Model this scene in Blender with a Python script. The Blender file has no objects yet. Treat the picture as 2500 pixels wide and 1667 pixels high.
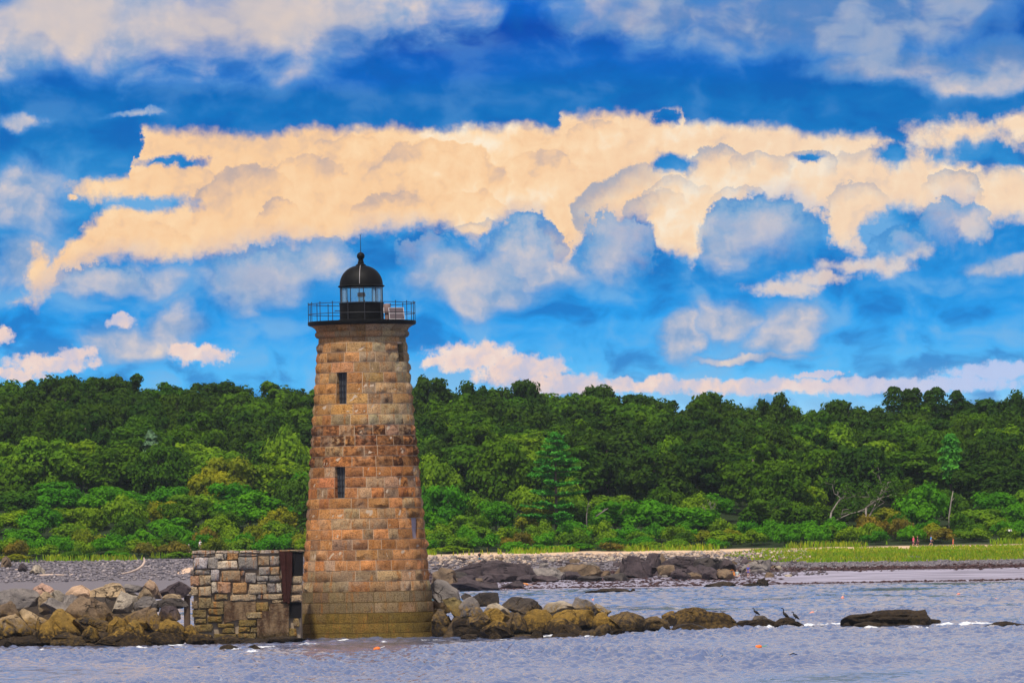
import bpy, bmesh, math, random
import numpy as np
from mathutils import Matrix, Vector

PI = math.pi
R = math.radians
rng = np.random.default_rng(7)
random.seed(7)
scene = bpy.context.scene
COL = scene.collection

# ------------------------------------------------------------------ camera
F_PX, H_CAM, TH = 16000.0, 5.3, math.radians(1.0)      # focal length in photo pixels, eye height, camera roll
cam = bpy.data.cameras.new('camera')
cam.sensor_width = 36.0
cam.lens = F_PX / 2500 * 36.0
cam.shift_x, cam.shift_y = -8.7 / 2500, 499.9 / 2500
cam.clip_start, cam.clip_end = 1.0, 20000.0
camo = bpy.data.objects.new('camera', cam)
COL.objects.link(camo)
c_, s_ = math.cos(TH), math.sin(TH)
camo.matrix_world = Matrix(((c_, s_, 0, 0), (0, 0, -1, 0), (-s_, c_, 0, H_CAM), (0, 0, 0, 1)))
scene.camera = camo

def uv(px, py):
    """photo pixel -> level pixel offsets from the picture's middle"""
    dx, dy = px - 1250.0, 833.5 - py
    return dx * c_ + dy * s_, -dx * s_ + dy * c_

def at(px, py, Y):
    u, v = uv(px, py)
    return np.array((u * Y / F_PX, Y, H_CAM + (v + 500.0) * Y / F_PX))

# ------------------------------------------------------------------ exposure
scene.view_settings.view_transform = 'Standard'
scene.view_settings.look = 'None'
scene.view_settings.exposure = 0.2
scene.view_settings.gamma = 1.0
scene.view_settings.use_curve_mapping = False
scene.render.engine = 'CYCLES'
scene.cycles.use_denoising = True
scene.cycles.max_bounces = 6
scene.cycles.diffuse_bounces = 3
scene.cycles.glossy_bounces = 3
scene.cycles.transparent_max_bounces = 12
scene.cycles.caustics_reflective = False
scene.cycles.caustics_refractive = False

def lin(r, g=None, b=None):
    if g is None: r, g, b = r
    f = lambda c: c / 12.92 if c <= 0.04045 else ((c + 0.055) / 1.055) ** 2.4
    return tuple(f(x / 255.0) for x in (r, g, b))

# ------------------------------------------------------------------ node helpers
class Nt:
    def __init__(self, tree):
        self.t = tree; self.n = tree.nodes; self.l = tree.links
    def put(self, sock, val):
        if val is None: return
        if hasattr(val, 'is_output'): self.l.new(val, sock)
        else:
            if isinstance(val, (tuple, list)) and sock.type == 'RGBA' and len(val) == 3: val = (*val, 1.0)
            sock.default_value = val
    def node(self, typ, ins=None, **kw):
        nd = self.n.new(typ)
        for k, v in kw.items(): setattr(nd, k, v)
        for k, v in (ins or {}).items(): self.put(nd.inputs[k], v)
        return nd
    def m(self, op, a, b=None, c=None, clamp=False):
        nd = self.n.new('ShaderNodeMath'); nd.operation = op; nd.use_clamp = clamp
        self.put(nd.inputs[0], a); self.put(nd.inputs[1], b); self.put(nd.inputs[2], c)
        return nd.outputs[0]
    def add(self, a, b): return self.m('ADD', a, b)
    def sub(self, a, b): return self.m('SUBTRACT', a, b)
    def mul(self, a, b): return self.m('MULTIPLY', a, b)
    def mn(self, a, b): return self.m('MINIMUM', a, b)
    def mx(self, a, b): return self.m('MAXIMUM', a, b)
    def vm(self, op, a, b=None, c=None):
        nd = self.n.new('ShaderNodeVectorMath'); nd.operation = op
        self.put(nd.inputs[0], a); self.put(nd.inputs[1], b)
        if c is not None: self.put(nd.inputs[2], c)
        return nd.outputs['Value'] if op in ('LENGTH', 'DOT_PRODUCT') else nd.outputs[0]
    def ss(self, x, lo, hi):
        nd = self.n.new('ShaderNodeMapRange'); nd.interpolation_type = 'SMOOTHSTEP'
        self.put(nd.inputs[0], x); self.put(nd.inputs[1], lo); self.put(nd.inputs[2], hi)
        nd.inputs[3].default_value = 0; nd.inputs[4].default_value = 1
        return nd.outputs[0]
    def lerp(self, x, lo, hi, a, b):
        nd = self.n.new('ShaderNodeMapRange'); nd.clamp = True
        for i, v in enumerate((x, lo, hi, a, b)): self.put(nd.inputs[i], v)
        return nd.outputs[0]
    def noise(self, vec, scale, detail=4, rough=0.55, dist=0.0, color=False, dims='3D', lac=2.0):
        nd = self.node('ShaderNodeTexNoise', {'Vector': vec, 'Scale': scale, 'Detail': detail, 'Roughness': rough, 'Distortion': dist, 'Lacunarity': lac}, noise_dimensions=dims)
        return nd.outputs['Color'] if color else nd.outputs['Fac']
    def mix(self, f, a, b, mode='MIX'):
        nd = self.n.new('ShaderNodeMix'); nd.data_type = 'RGBA'; nd.blend_type = mode; nd.clamp_factor = True
        self.put(nd.inputs[0], f); self.put(nd.inputs[6], a); self.put(nd.inputs[7], b)
        return nd.outputs[2]
    def ramp(self, f, stops, interp='LINEAR'):
        nd = self.n.new('ShaderNodeValToRGB'); cr = nd.color_ramp; cr.interpolation = interp
        while len(cr.elements) < len(stops): cr.elements.new(0.5)
        for e, (p, c) in zip(cr.elements, stops):
            e.position = p; e.color = (*c, 1.0) if len(c) == 3 else c
        self.put(nd.inputs[0], f)
        return nd.outputs[0]
    def curve(self, x, pts):
        """pts sorted in 0..1"""
        nd = self.n.new('ShaderNodeFloatCurve'); cm = nd.mapping; cu = cm.curves[0]
        cm.use_clip = True
        while len(cu.points) < len(pts): cu.points.new(0.5, 0.5)
        for p, (a, b) in zip(cu.points, pts):
            p.location = (a, b); p.handle_type = 'VECTOR'
        cm.update()
        self.put(nd.inputs['Value'], x); nd.inputs['Factor'].default_value = 1.0
        return nd.outputs[0]

# ------------------------------------------------------------------ sun and sky
SUN_EL, SUN_AZ = 60.0, -16.0          # azimuth: angle from straight behind the viewer, negative = from the left
sun = bpy.data.lights.new('sun', 'SUN')
sun.energy = 3.6; sun.angle = R(4.0); sun.color = (1.0, 0.93, 0.82)
suno = bpy.data.objects.new('sun', sun); COL.objects.link(suno)
sd = Vector((math.sin(R(SUN_AZ)) * math.cos(R(SUN_EL)), -math.cos(R(SUN_AZ)) * math.cos(R(SUN_EL)), math.sin(R(SUN_EL))))
suno.rotation_euler = sd.to_track_quat('Z', 'Y').to_euler()

SKY_STRENGTH = 0.12
world = bpy.data.worlds.new('World'); scene.world = world; world.use_nodes = True
def build_sky():
    t = Nt(world.node_tree); t.n.clear()
    out = t.n.new('ShaderNodeOutputWorld'); bg = t.n.new('ShaderNodeBackground')
    t.l.new(bg.outputs[0], out.inputs[0])
    tc = t.n.new('ShaderNodeTexCoord')
    D = tc.outputs['Generated']
    nish = t.n.new('ShaderNodeTexSky'); nish.sky_type = 'NISHITA'; nish.sun_disc = False
    nish.sun_elevation = R(SUN_EL); nish.sun_rotation = math.atan2(sd.x, sd.y)
    sp = t.node('ShaderNodeSeparateXYZ', {0: D})
    x, y, z = sp.outputs
    az = t.mul(t.m('ARCTAN2', x, y), 16.0)          # 1 unit = 1/16 radian
    el = t.mul(t.m('ARCSINE', z), 16.0)
    P0 = t.node('ShaderNodeCombineXYZ', {0: az, 1: el}).outputs[0]
    # positions are read off a 2352 wide print of the sky and turned into azimuth and elevation
    K = 2500 / 2352.0
    def q(px, py):
        u, v = uv(px * K, py * K)
        return u / 1000.0, (v + 500.0) / 1000.0
    S = K / 1000.0
    N2 = lambda P, s, d=3, r=0.55, color=False: t.noise(P, s, d, r, 0.0, color, '2D')
    w1 = t.vm('SUBTRACT', N2(P0, 4.5, 2, 0.5, True), (0.5, 0.5, 0.5))
    w2 = t.vm('SUBTRACT', N2(P0, 15.0, 5, 0.66, True), (0.5, 0.5, 0.5))
    Pa = t.vm('MULTIPLY_ADD', w1, (0.16, 0.08, 0), P0)
    Pb = t.vm('MULTIPLY_ADD', w2, (0.085, 0.050, 0), P0)      # crinkled edge
    Pc = t.vm('MULTIPLY_ADD', w2, (0.055, 0.038, 0), Pa)
    Pr = t.vm('MULTIPLY_ADD', w2, (0.050, 0.042, 0), P0)
    sb = t.node('ShaderNodeSeparateXYZ', {0: Pb}); ub, vb = sb.outputs[0], sb.outputs[1]
    fine = N2(P0, 40.0, 4, 0.6)
    def ell(P, cx, cy, rx, ry):
        a, b = q(cx, cy); rx *= S; ry *= S
        return t.vm('MULTIPLY_ADD', P, (1 / rx, 1 / ry, 0), (-a / rx, -b / ry, 0))
    def blobs(P, lst, init=None):
        acc = init
        for e in lst:
            d = t.vm('LENGTH', ell(P, *e))
            acc = d if acc is None else t.mn(acc, d)
        return acc                                         # <1 inside
    U0, U1, V0, V1 = -1.45, 1.45, 0.3, 1.45
    fx = lambda u: (u - U0) / (U1 - U0)
    fv = lambda v: (v - V0) / (V1 - V0)
    un = t.lerp(ub, U0, U1, 0.0, 1.0)
    def edge(pts):
        ps = []
        for px, py in pts:
            u, v = q(px, py); ps.append((min(max(fx(u), 0), 1), min(max(fv(v), 0), 1)))
        ps.sort(); ps = [(0.0, ps[0][1])] + ps + [(1.0, ps[-1][1])]
        return t.m('MULTIPLY_ADD', t.curve(un, ps), V1 - V0, V0)
    T = edge([(-60, 720), (60, 700), (128, 590), (150, 560), (235, 505), (300, 420), (322, 330), (330, 306), (420, 300), (520, 306), (640, 311), (760, 299), (880, 296), (1000, 301), (1090, 292), (1140, 301), (1230, 290),
              (1282, 299), (1290, 264), (1345, 271), (1400, 255), (1470, 259), (1560, 256), (1574, 289), (1700, 296), (1800, 300), (1900, 312), (2000, 322), (2100, 350), (2150, 376), (2250, 386), (2352, 385), (2420, 390)])
    B = edge([(-60, 640), (40, 690), (140, 640), (240, 600), (300, 588), (390, 614), (450, 600), (550, 572), (650, 556), (750, 576), (830, 540), (950, 524), (1020, 536), (1085, 562), (1105, 566), (1125, 530), (1190, 497), (1250, 510), (1278, 585),
              (1310, 598), (1345, 545), (1420, 508), (1490, 515), (1510, 570), (1592, 624), (1615, 560), (1660, 490), (1740, 462), (1820, 450), (1880, 485), (1912, 560), (1935, 590), (1985, 540), (2050, 490), (2120, 500), (2180, 455), (2250, 470), (2265, 520), (2352, 512), (2420, 520)])
    band = t.mn(t.sub(T, t.add(t.mul(vb, 0.45), t.mul(el, 0.55))), t.mul(t.sub(vb, B), 0.8))
    addb = blobs(Pb, [(250, 432, 110, 24), (170, 455, 22, 6), (2235, 312, 110, 42), (2345, 292, 90, 32), (1812, 662, 70, 16), (1890, 640, 70, 16), (1960, 615, 70, 18), (2040, 605, 60, 22), (2105, 575, 40, 22),
                      (88, 620, 26, 56), (1960, 560, 26, 40), (2240, 515, 40, 26)])
    subb = blobs(Pb, [(310, 470, 110, 17), (390, 372, 80, 10), (1548, 380, 40, 18), (1535, 270, 26, 16), (1860, 365, 30, 12), (2060, 350, 60, 30), (2250, 358, 120, 30), (2050, 545, 46, 40)])
    # clouds of the rest of the round sky
    gate = t.mx(t.ss(t.m('ABSOLUTE', az), 1.30, 1.75), t.ss(el, 1.36, 1.75))
    zz = t.add(t.m('ABSOLUTE', z), 0.12)
    dome = t.vm('DIVIDE', D, t.node('ShaderNodeCombineXYZ', {0: zz, 1: zz, 2: zz}).outputs[0])
    gen = N2(dome, 2.6, 5, 0.58)
    mg = t.mul(t.ss(gen, 0.40, 0.58), gate)
    # ---- relief of the billows
    def billow(P):
        return t.node('ShaderNodeTexVoronoi', {'Vector': P, 'Scale': 5.2, 'Detail': 3.0, 'Roughness': 0.52, 'Lacunarity': 2.3, 'Randomness': 1.0}, feature='F1', voronoi_dimensions='2D', normalize=True).outputs['Distance']
    bl = billow(Pr)
    rel = t.sub(billow(t.vm('ADD', Pr, (-0.016, 0.024, 0))), bl)
    rel = t.lerp(rel, -0.17, 0.17, 0.0, 1.0)
    sd1 = t.mx(band, t.mul(t.sub(1.0, addb), 0.03))
    sd1 = t.mn(sd1, t.mul(t.sub(subb, 1.0), 0.03))
    sd1 = t.add(sd1, t.mul(t.sub(fine, 0.5), 0.022))
    sd1 = t.add(sd1, t.mul(t.sub(0.34, bl), 0.075))
    m1 = t.ss(sd1, -0.012, 0.020)
    m1 = t.mx(t.mul(m1, t.sub(1.0, gate)), t.mul(mg, 0.9))
    big = N2(P0, 2.6, 2, 0.5)
    # great rounded heads: crisp far rim, fading to the front
    Pl = t.vm('MULTIPLY_ADD', w2, (0.075, 0.064, 0), P0)
    def heads(lst, rim0):
        acc = None
        for (cx, cy, rx, ry, k, dx_, dy_) in lst:
            e = ell(Pl, cx, cy, rx, ry)
            dd = t.vm('LENGTH', e)
            dr = t.vm('DOT_PRODUCT', e, (dx_, dy_, 0))
            v = t.mul(t.mul(t.ss(dd, 1.04, 0.97), t.lerp(dd, rim0, 1.0, 0.0, 1.0)), t.lerp(dr, -0.1, 0.8, 0.0, k))
            acc = v if acc is None else t.mx(acc, v)
        return acc
    lobe = heads([(1000, 440, 165, 120, 0.9, .3, .95), (570, 490, 125, 110, 0.8, -.4, .9), (700, 440, 110, 80, 0.5, 0, 1), (640, 510, 55, 55, 0.8, -.3, .9), (1240, 420, 100, 70, 0.6, .3, .9), (1090, 500, 80, 60, 0.7, .5, .8), (900, 500, 90, 60, .5, -.5, .8), (400, 430, 110, 60, 0.35, 0, 1), (330, 560, 110, 50, .3, 0, 1), (1390, 330, 90, 50, .5, -.3, .9), (800, 350, 80, 40, .35, 0, 1)], 0.25)
    rim = heads([(1480, 500, 158, 118, 1.0, -.85, .5), (1520, 520, 90, 80, .8, -.8, .5), (1650, 405, 80, 66, 0.9, -.2, .95), (1855, 400, 75, 58, 0.85, .2, .95), (1740, 400, 70, 45, .6, 0, 1), (2000, 400, 100, 56, 0.5, 0, 1), (1970, 490, 85, 70, 0.6, -.3, .9), (2190, 455, 78, 58, 0.8, .3, .9),
                 (1560, 470, 90, 60, .55, -.5, .8), (2290, 440, 80, 50, .5, 0, 1), (1100, 545, 60, 40, .6, 0, 1), (1700, 470, 70, 40, .5, 0, 1)], 0.45)
    shade = t.sub(t.add(t.mul(rel, t.lerp(az, -0.6, 0.4, 0.24, 0.46)), t.add(0.12, t.mul(big, 0.50))), t.mul(lobe, 0.28))
    cum = t.ramp(shade, [(0.16, lin(190, 172, 168)), (0.30, lin(224, 190, 164)), (0.42, lin(250, 206, 160)), (0.58, lin(255, 218, 174)), (0.76, lin(255, 238, 212))])
    cum = t.mix(t.ss(az, -0.2, 0.9), cum, t.mix(0.45, cum, (0.88, 0.74, 0.62)))
    cum = t.mix(t.mul(rim, 0.85), cum, lin(140, 160, 190))
    low = t.ss(t.sub(vb, B), 0.06, -0.01)
    cum = t.mix(t.mul(low, 0.55), cum, lin(186, 186, 206))
    # ---- base blue
    sv = N2(t.vm('MULTIPLY', P0, (0.5, 3.6, 1)), 2.5, 3, 0.5)
    base = t.ramp(t.lerp(t.add(el, t.mul(t.sub(sv, 0.5), 0.15)), 0.3, 1.5, 0.0, 1.0),
                  [(0.0, lin(150, 212, 252)), (0.10, lin(86, 188, 250)), (0.20, lin(30, 160, 240)), (0.33, lin(22, 138, 216)), (0.45, lin(48, 148, 216)), (0.58, lin(14, 122, 198)), (0.68, lin(0, 108, 190)),
                   (0.72, lin(0, 104, 198)), (0.765, lin(0, 90, 190)), (0.80, lin(0, 74, 176)), (0.845, lin(0, 100, 204)), (0.90, lin(14, 114, 206)), (1.0, lin(60, 136, 206))])
    soft = N2(t.vm('MULTIPLY', Pa, (1.0, 1.7, 1)), 5.0, 5, 0.52)
    base = t.mix(t.mul(t.ss(soft, 0.46, 0.68), t.lerp(el, 0.85, 1.0, 0.60, 0.18)), base, lin(128, 184, 230))
    base = t.mix(t.mul(t.ss(soft, 0.50, 0.32), 0.55), base, lin(0, 92, 180))
    # ---- greyish soft clouds
    g = blobs(Pc, [(230, 50, 400, 120), (620, 30, 330, 130), (50, 130, 130, 75), (850, 20, 250, 80), (1930, 30, 430, 100), (2230, 185, 150, 36), (1500, 40, 190, 50), (2320, 130, 120, 60), (2050, 150, 230, 36),
                   (50, 455, 100, 85), (30, 600, 70, 60), (590, 650, 130, 70), (690, 610, 110, 60), (1060, 640, 110, 60), (1180, 620, 120, 60), (1200, 540, 90, 50), (1120, 670, 130, 50), (1790, 760, 80, 54), (1560, 770, 36, 60), (1650, 730, 80, 40), (1730, 815, 120, 12),
                   (1680, 560, 70, 70), (1760, 500, 110, 50), (2300, 615, 80, 20), (310, 790, 110, 60), (400, 750, 80, 50), (240, 640, 140, 40), (1400, 580, 70, 60), (30, 290, 50, 18), (300, 262, 60, 8)])
    g = t.add(g, t.mul(t.sub(soft, 0.5), -1.5))
    mgry = t.mul(t.ss(g, 1.20, 0.40), t.sub(1.0, gate))
    halo = t.mul(t.ss(g, 1.45, 0.85), t.sub(1.0, gate))
    gcol = t.ramp(t.add(t.mul(rel, 0.34), t.mul(soft, 0.60)), [(0.3, lin(120, 160, 206)), (0.44, lin(164, 180, 208)), (0.58, lin(206, 200, 206)), (0.74, lin(240, 218, 200))])
    gcol = t.mix(t.mul(t.ss(az, -0.1, 0.5), t.mul(t.ss(el, 1.05, 1.2), 0.8)), gcol, t.mix(t.ss(soft, 0.45, 0.65), lin(60, 122, 190), lin(140, 164, 200)))
    hc = blobs(Pa, [(560, 50, 330, 110), (160, 50, 180, 110)])
    gcol = t.mix(t.mul(t.ss(hc, 1.15, 0.3), 0.8), gcol, lin(228, 208, 192))
    col = t.mix(t.mul(halo, 0.55), base, lin(84, 154, 218))
    col = t.mix(t.mul(mgry, 0.88), col, gcol)
    # ---- low pale clouds over the trees
    lo = blobs(Pb, [(120, 835, 105, 24), (40, 860, 90, 14), (175, 812, 40, 18), (470, 818, 75, 22), (420, 805, 40, 20), (278, 740, 28, 16), (8, 772, 24, 22), (1090, 820, 110, 34), (1000, 830, 40, 16), (1190, 850, 110, 40), (1290, 885, 120, 28), (1500, 884, 200, 18), (1760, 888, 240, 20), (2080, 886, 300, 22),
                    (1880, 860, 60, 8), (2290, 852, 130, 22)])
    lo = t.add(lo, t.mul(t.sub(fine, 0.5), -1.0))
    mlo = t.mul(t.ss(lo, 1.2, 0.66), t.sub(1.0, gate))
    lcol = t.ramp(t.add(t.mul(rel, 0.6), t.mul(big, 0.4)), [(0.3, lin(204, 200, 218)), (0.55, lin(246, 216, 202)), (0.8, lin(255, 230, 212))])
    lcol = t.mix(t.ss(az, 0.5, 1.2), lcol, lin(190, 204, 240))
    col = t.mix(t.mul(mlo, 0.92), col, lcol)
    col = t.mix(m1, col, cum)
    # blue-grey heads standing before the bank
    Pm = t.vm('MULTIPLY_ADD', w2, (0.125, 0.105, 0), t.vm('MULTIPLY_ADD', w1, (0.10, 0.07, 0), P0))
    fm, fd_ = None, None
    for (cx, cy, rx, ry, k) in [(1410, 585, 100, 86, 0.9), (1755, 545, 150, 92, 1.0), (1200, 565, 88, 70, 1.0), (2185, 525, 85, 68, 0.9), (2060, 570, 70, 50, .8), (620, 640, 150, 78, 0.8), (1000, 600, 90, 55, .6), (230, 640, 110, 44, .7), (1080, 650, 130, 60, .6), (760, 620, 80, 60, .5)]:
        e = ell(Pm, cx, cy, rx, ry)
        dd = t.vm('LENGTH', e)
        ey = t.node('ShaderNodeSeparateXYZ', {0: e}).outputs[1]
        v = t.mul(t.ss(dd, 1.06, 0.92), t.lerp(ey, -0.85, 0.7, 0.0, k * 0.9))
        fm = v if fm is None else t.mx(fm, v)
        fd_ = dd if fd_ is None else t.mn(fd_, dd)
    hcol = t.ramp(t.add(fd_, t.mul(t.sub(soft, 0.5), 1.6)), [(0.15, lin(206, 200, 206)), (0.55, lin(160, 182, 212)), (0.82, lin(110, 164, 212)), (1.0, lin(56, 140, 208))])
    col = t.mix(t.mul(fm, t.sub(1.0, gate)), col, hcol)
    # high up this gives way to clear sky with clouds
    up = t.ss(el, 1.6, 7.0)
    hi = t.mix(1.0, nish.outputs[0], (SKY_STRENGTH,) * 3, 'MULTIPLY')
    hi = t.mix(t.mul(mg, 0.85), hi, t.mix(rel, lin(190, 180, 190), lin(250, 226, 205)))
    col = t.mix(up, col, hi)
    bg.inputs['Strength'].default_value = SKY_STRENGTH
    t.l.new(t.mix(1.0, col, (0.87 / SKY_STRENGTH,) * 3, 'MULTIPLY'), bg.inputs['Color'])
build_sky()
world.cycles.sampling_method = 'MANUAL'
world.cycles.sample_map_resolution = 512

# ------------------------------------------------------------------ object helpers
def prop(o, label=None, cat=None, group=None, kind=None):
    if label: o['label'] = label
    if cat: o['category'] = cat
    if group: o['group'] = group
    if kind: o['kind'] = kind
    return o

def empty(name, loc=(0, 0, 0), rz=0.0, label=None, cat=None, group=None):
    o = bpy.data.objects.new(name, None); COL.objects.link(o)
    o.location = Vector([float(a) for a in loc]); o.rotation_euler = (0, 0, rz); o.empty_display_size = 0.3
    return prop(o, label, cat, group)

def link(name, me, mat=None, parent=None):
    o = bpy.data.objects.new(name, me); COL.objects.link(o)
    if mat is not None and len(me.materials) == 0: me.materials.append(mat)
    if parent is not None: o.parent = parent
    return o

def mesh(name, v, f, mat=None, smooth=False, sharp=None):
    me = bpy.data.meshes.new(name)
    v = np.asarray(v, dtype=np.float32)
    if isinstance(f, np.ndarray):
        k = f.shape[1]; n = len(f)
        me.vertices.add(len(v)); me.vertices.foreach_set('co', v.ravel())
        me.loops.add(n * k); me.loops.foreach_set('vertex_index', f.ravel().astype(np.int32))
        me.polygons.add(n); me.polygons.foreach_set('loop_start', np.arange(0, n * k, k, dtype=np.int32))
        me.update(calc_edges=True)
    else:
        me.from_pydata(v.tolist(), [], f); me.update()
    if smooth:
        me.polygons.foreach_set('use_smooth', np.ones(len(me.polygons), dtype=bool))
        if sharp: me.set_sharp_from_angle(angle=R(sharp))
    if mat is not None: me.materials.append(mat)
    return me

def fattr(me, name, vals):
    a = me.attributes.new(name, 'FLOAT', 'POINT'); a.data.foreach_set('value', np.asarray(vals, dtype=np.float32))
def cattr(me, name, col):
    a = me.attributes.new(name, 'FLOAT_COLOR', 'POINT')
    n = len(me.vertices); c = np.ones((n, 4), dtype=np.float32); c[:, :3] = np.asarray(col)
    a.data.foreach_set('color', c.ravel())

class MB:
    """collects shapes into one mesh"""
    def __init__(self): self.v = []; self.f = []
    def grid(self, P, closed_u=False):
        """P: (nu, nv, 3)"""
        nu, nv = P.shape[:2]; o = len(self.v)
        self.v.extend(P.reshape(-1, 3).tolist())
        for i in range(nu if closed_u else nu - 1):
            j = (i + 1) % nu
            for k in range(nv - 1): self.f.append((o + i * nv + k, o + j * nv + k, o + j * nv + k + 1, o + i * nv + k + 1))
        return self
    def box(self, c, d, M=None):
        o = len(self.v)
        for sx in (-1, 1):
            for sy in (-1, 1):
                for sz in (-1, 1):
                    p = Vector((sx * d[0] / 2, sy * d[1] / 2, sz * d[2] / 2))
                    if M is not None: p = M @ p
                    self.v.append((c[0] + p[0], c[1] + p[1], c[2] + p[2]))
        for q in ((0, 1, 3, 2), (4, 6, 7, 5), (0, 4, 5, 1), (2, 3, 7, 6), (0, 2, 6, 4), (1, 5, 7, 3)): self.f.append(tuple(o + i for i in q))
        return self
    def tube(self, pts, rad, n=8, cap=True):
        pts = [Vector([float(a) for a in p]) for p in pts]
        rad = [rad] * len(pts) if np.isscalar(rad) else rad
        rings = []; o = len(self.v)
        up = None
        for i, p in enumerate(pts):
            d = (pts[min(i + 1, len(pts) - 1)] - pts[max(i - 1, 0)]).normalized()
            if up is None:
                up = Vector((0, 0, 1)) if abs(d.z) < 0.9 else Vector((1, 0, 0))
            a = d.cross(up).normalized(); b = a.cross(d).normalized(); up = b
            for k in range(n):
                t = 2 * PI * k / n
                self.v.append(tuple(p + rad[i] * (math.cos(t) * a + math.sin(t) * b)))
        for i in range(len(pts) - 1):
            for k in range(n):
                k2 = (k + 1) % n
                self.f.append((o + i * n + k, o + i * n + k2, o + (i + 1) * n + k2, o + (i + 1) * n + k))
        if cap:
            self.f.append(tuple(o + k for k in range(n))[::-1]); e = o + (len(pts) - 1) * n
            self.f.append(tuple(e + k for k in range(n)))
        return self
    def lathe(self, prof, n=48, c=(0, 0)):
        P = np.zeros((n, len(prof), 3))
        for i in range(n):
            a = 2 * PI * i / n
            for k, (r, z) in enumerate(prof): P[i, k] = (c[0] + r * math.sin(a), c[1] - r * math.cos(a), z)
        return self.grid(P, True)
    def mesh(self, name, mat=None, smooth=False, sharp=None): return mesh(name, self.v, self.f, mat, smooth, sharp)

def copy_tree(o, parent=None):
    c = o.copy(); COL.objects.link(c); c.parent = parent
    for ch in o.children: copy_tree(ch, c)
    return c

def value_noise(P, seed=0):
    """cheap smooth 3D noise, P (n,3) -> -1..1"""
    r = np.random.default_rng(seed)
    out = np.zeros(len(P))
    for k in range(6):
        d = r.normal(size=3); d /= np.linalg.norm(d)
        out += np.sin(P @ d * r.uniform(0.8, 1.6) + r.uniform(0, 6.28) + 1.3 * np.sin(P @ np.roll(d, 1) * 1.1 + r.uniform(0, 6)))
    return out / 3.5

# ------------------------------------------------------------------ materials
def new_mat(name):
    m = bpy.data.materials.new(name); m.use_nodes = True
    t = Nt(m.node_tree); t.n.clear()
    out = t.n.new('ShaderNodeOutputMaterial')
    return m, t, out
def principled(t, out, color, rough=0.85, spec=0.25, bump=None, bdist=0.02, bstr=1.0, metal=0.0):
    p = t.n.new('ShaderNodeBsdfPrincipled')
    t.put(p.inputs['Base Color'], color); t.put(p.inputs['Roughness'], rough); p.inputs['Specular IOR Level'].default_value = spec; p.inputs['Metallic'].default_value = metal
    if bump is not None:
        b = t.node('ShaderNodeBump', {'Height': bump, 'Distance': bdist, 'Strength': bstr}); t.l.new(b.outputs[0], p.inputs['Normal'])
    t.l.new(p.outputs[0], out.inputs[0])
    return p
def attr(t, name):
    nd = t.n.new('ShaderNodeAttribute'); nd.attribute_name = name
    return nd
def geo(t): return t.n.new('ShaderNodeNewGeometry')
def objc(t): return t.n.new('ShaderNodeTexCoord').outputs['Object']

def mat_granite():
    m, t, out = new_mat('quarry_granite')
    P = objc(t)
    tint = attr(t, 'tint').outputs['Color']; st = attr(t, 'stain').outputs['Fac']; wet = attr(t, 'algae').outputs['Fac']
    n1 = t.noise(P, 2.2, 5, 0.6); n2 = t.noise(P, 14.0, 5, 0.65); n3 = t.noise(P, 60.0, 3, 0.6)
    streak = t.noise(t.vm('MULTIPLY', P, (3.2, 3.2, 0.42)), 1.6, 5, 0.6)
    c = t.mix(t.ss(n1, 0.35, 0.75), tint, t.mix(1.0, tint, (1.25, 1.2, 1.15), 'MULTIPLY'))
    c = t.mix(t.mul(t.ss(streak, 0.52, 0.70), 0.75), c, (0.50, 0.190, 0.035))                   # rust coloured run marks
    n4 = t.noise(t.vm('MULTIPLY', P, (1, 1, 1.6)), 3.3, 4, 0.6)
    dk = t.ss(t.add(n4, t.mul(st, 0.20)), 0.54, 0.80)
    c = t.mix(t.mul(dk, t.add(0.45, t.mul(st, 0.50))), c, (0.095, 0.036, 0.015))                 # iron stain patches
    gr = t.ss(t.noise(P, 1.1, 3, 0.5), 0.55, 0.70)
    c = t.mix(t.mul(gr, 0.35), c, (0.40, 0.34, 0.25))
    c = t.mix(t.mul(wet, t.ss(n1, 0.25, 0.6)), c, t.mix(n2, (0.10, 0.070, 0.014), (0.30, 0.20, 0.045)))
    c = t.mix(t.ss(n2, 0.52, 0.34), c, t.mix(1.0, c, (0.46, 0.38, 0.32), 'MULTIPLY'))
    c = t.mix(t.mul(t.ss(n2, 0.54, 0.72), 0.7), c, t.mix(1.0, c, (1.45, 1.35, 1.15), 'MULTIPLY'))
    c = t.mix(t.mul(t.ss(n3, 0.60, 0.78), 0.35), c, (0.5, 0.43, 0.36))
    c = t.mix(t.mul(t.ss(n3, 0.42, 0.25), 0.35), c, (0.10, 0.07, 0.05))
    h = t.add(t.mul(n2, 0.7), t.mul(n3, 0.3))
    principled(t, out, c, 0.88, 0.2, h, 0.15, 1.0)
    return m

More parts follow.
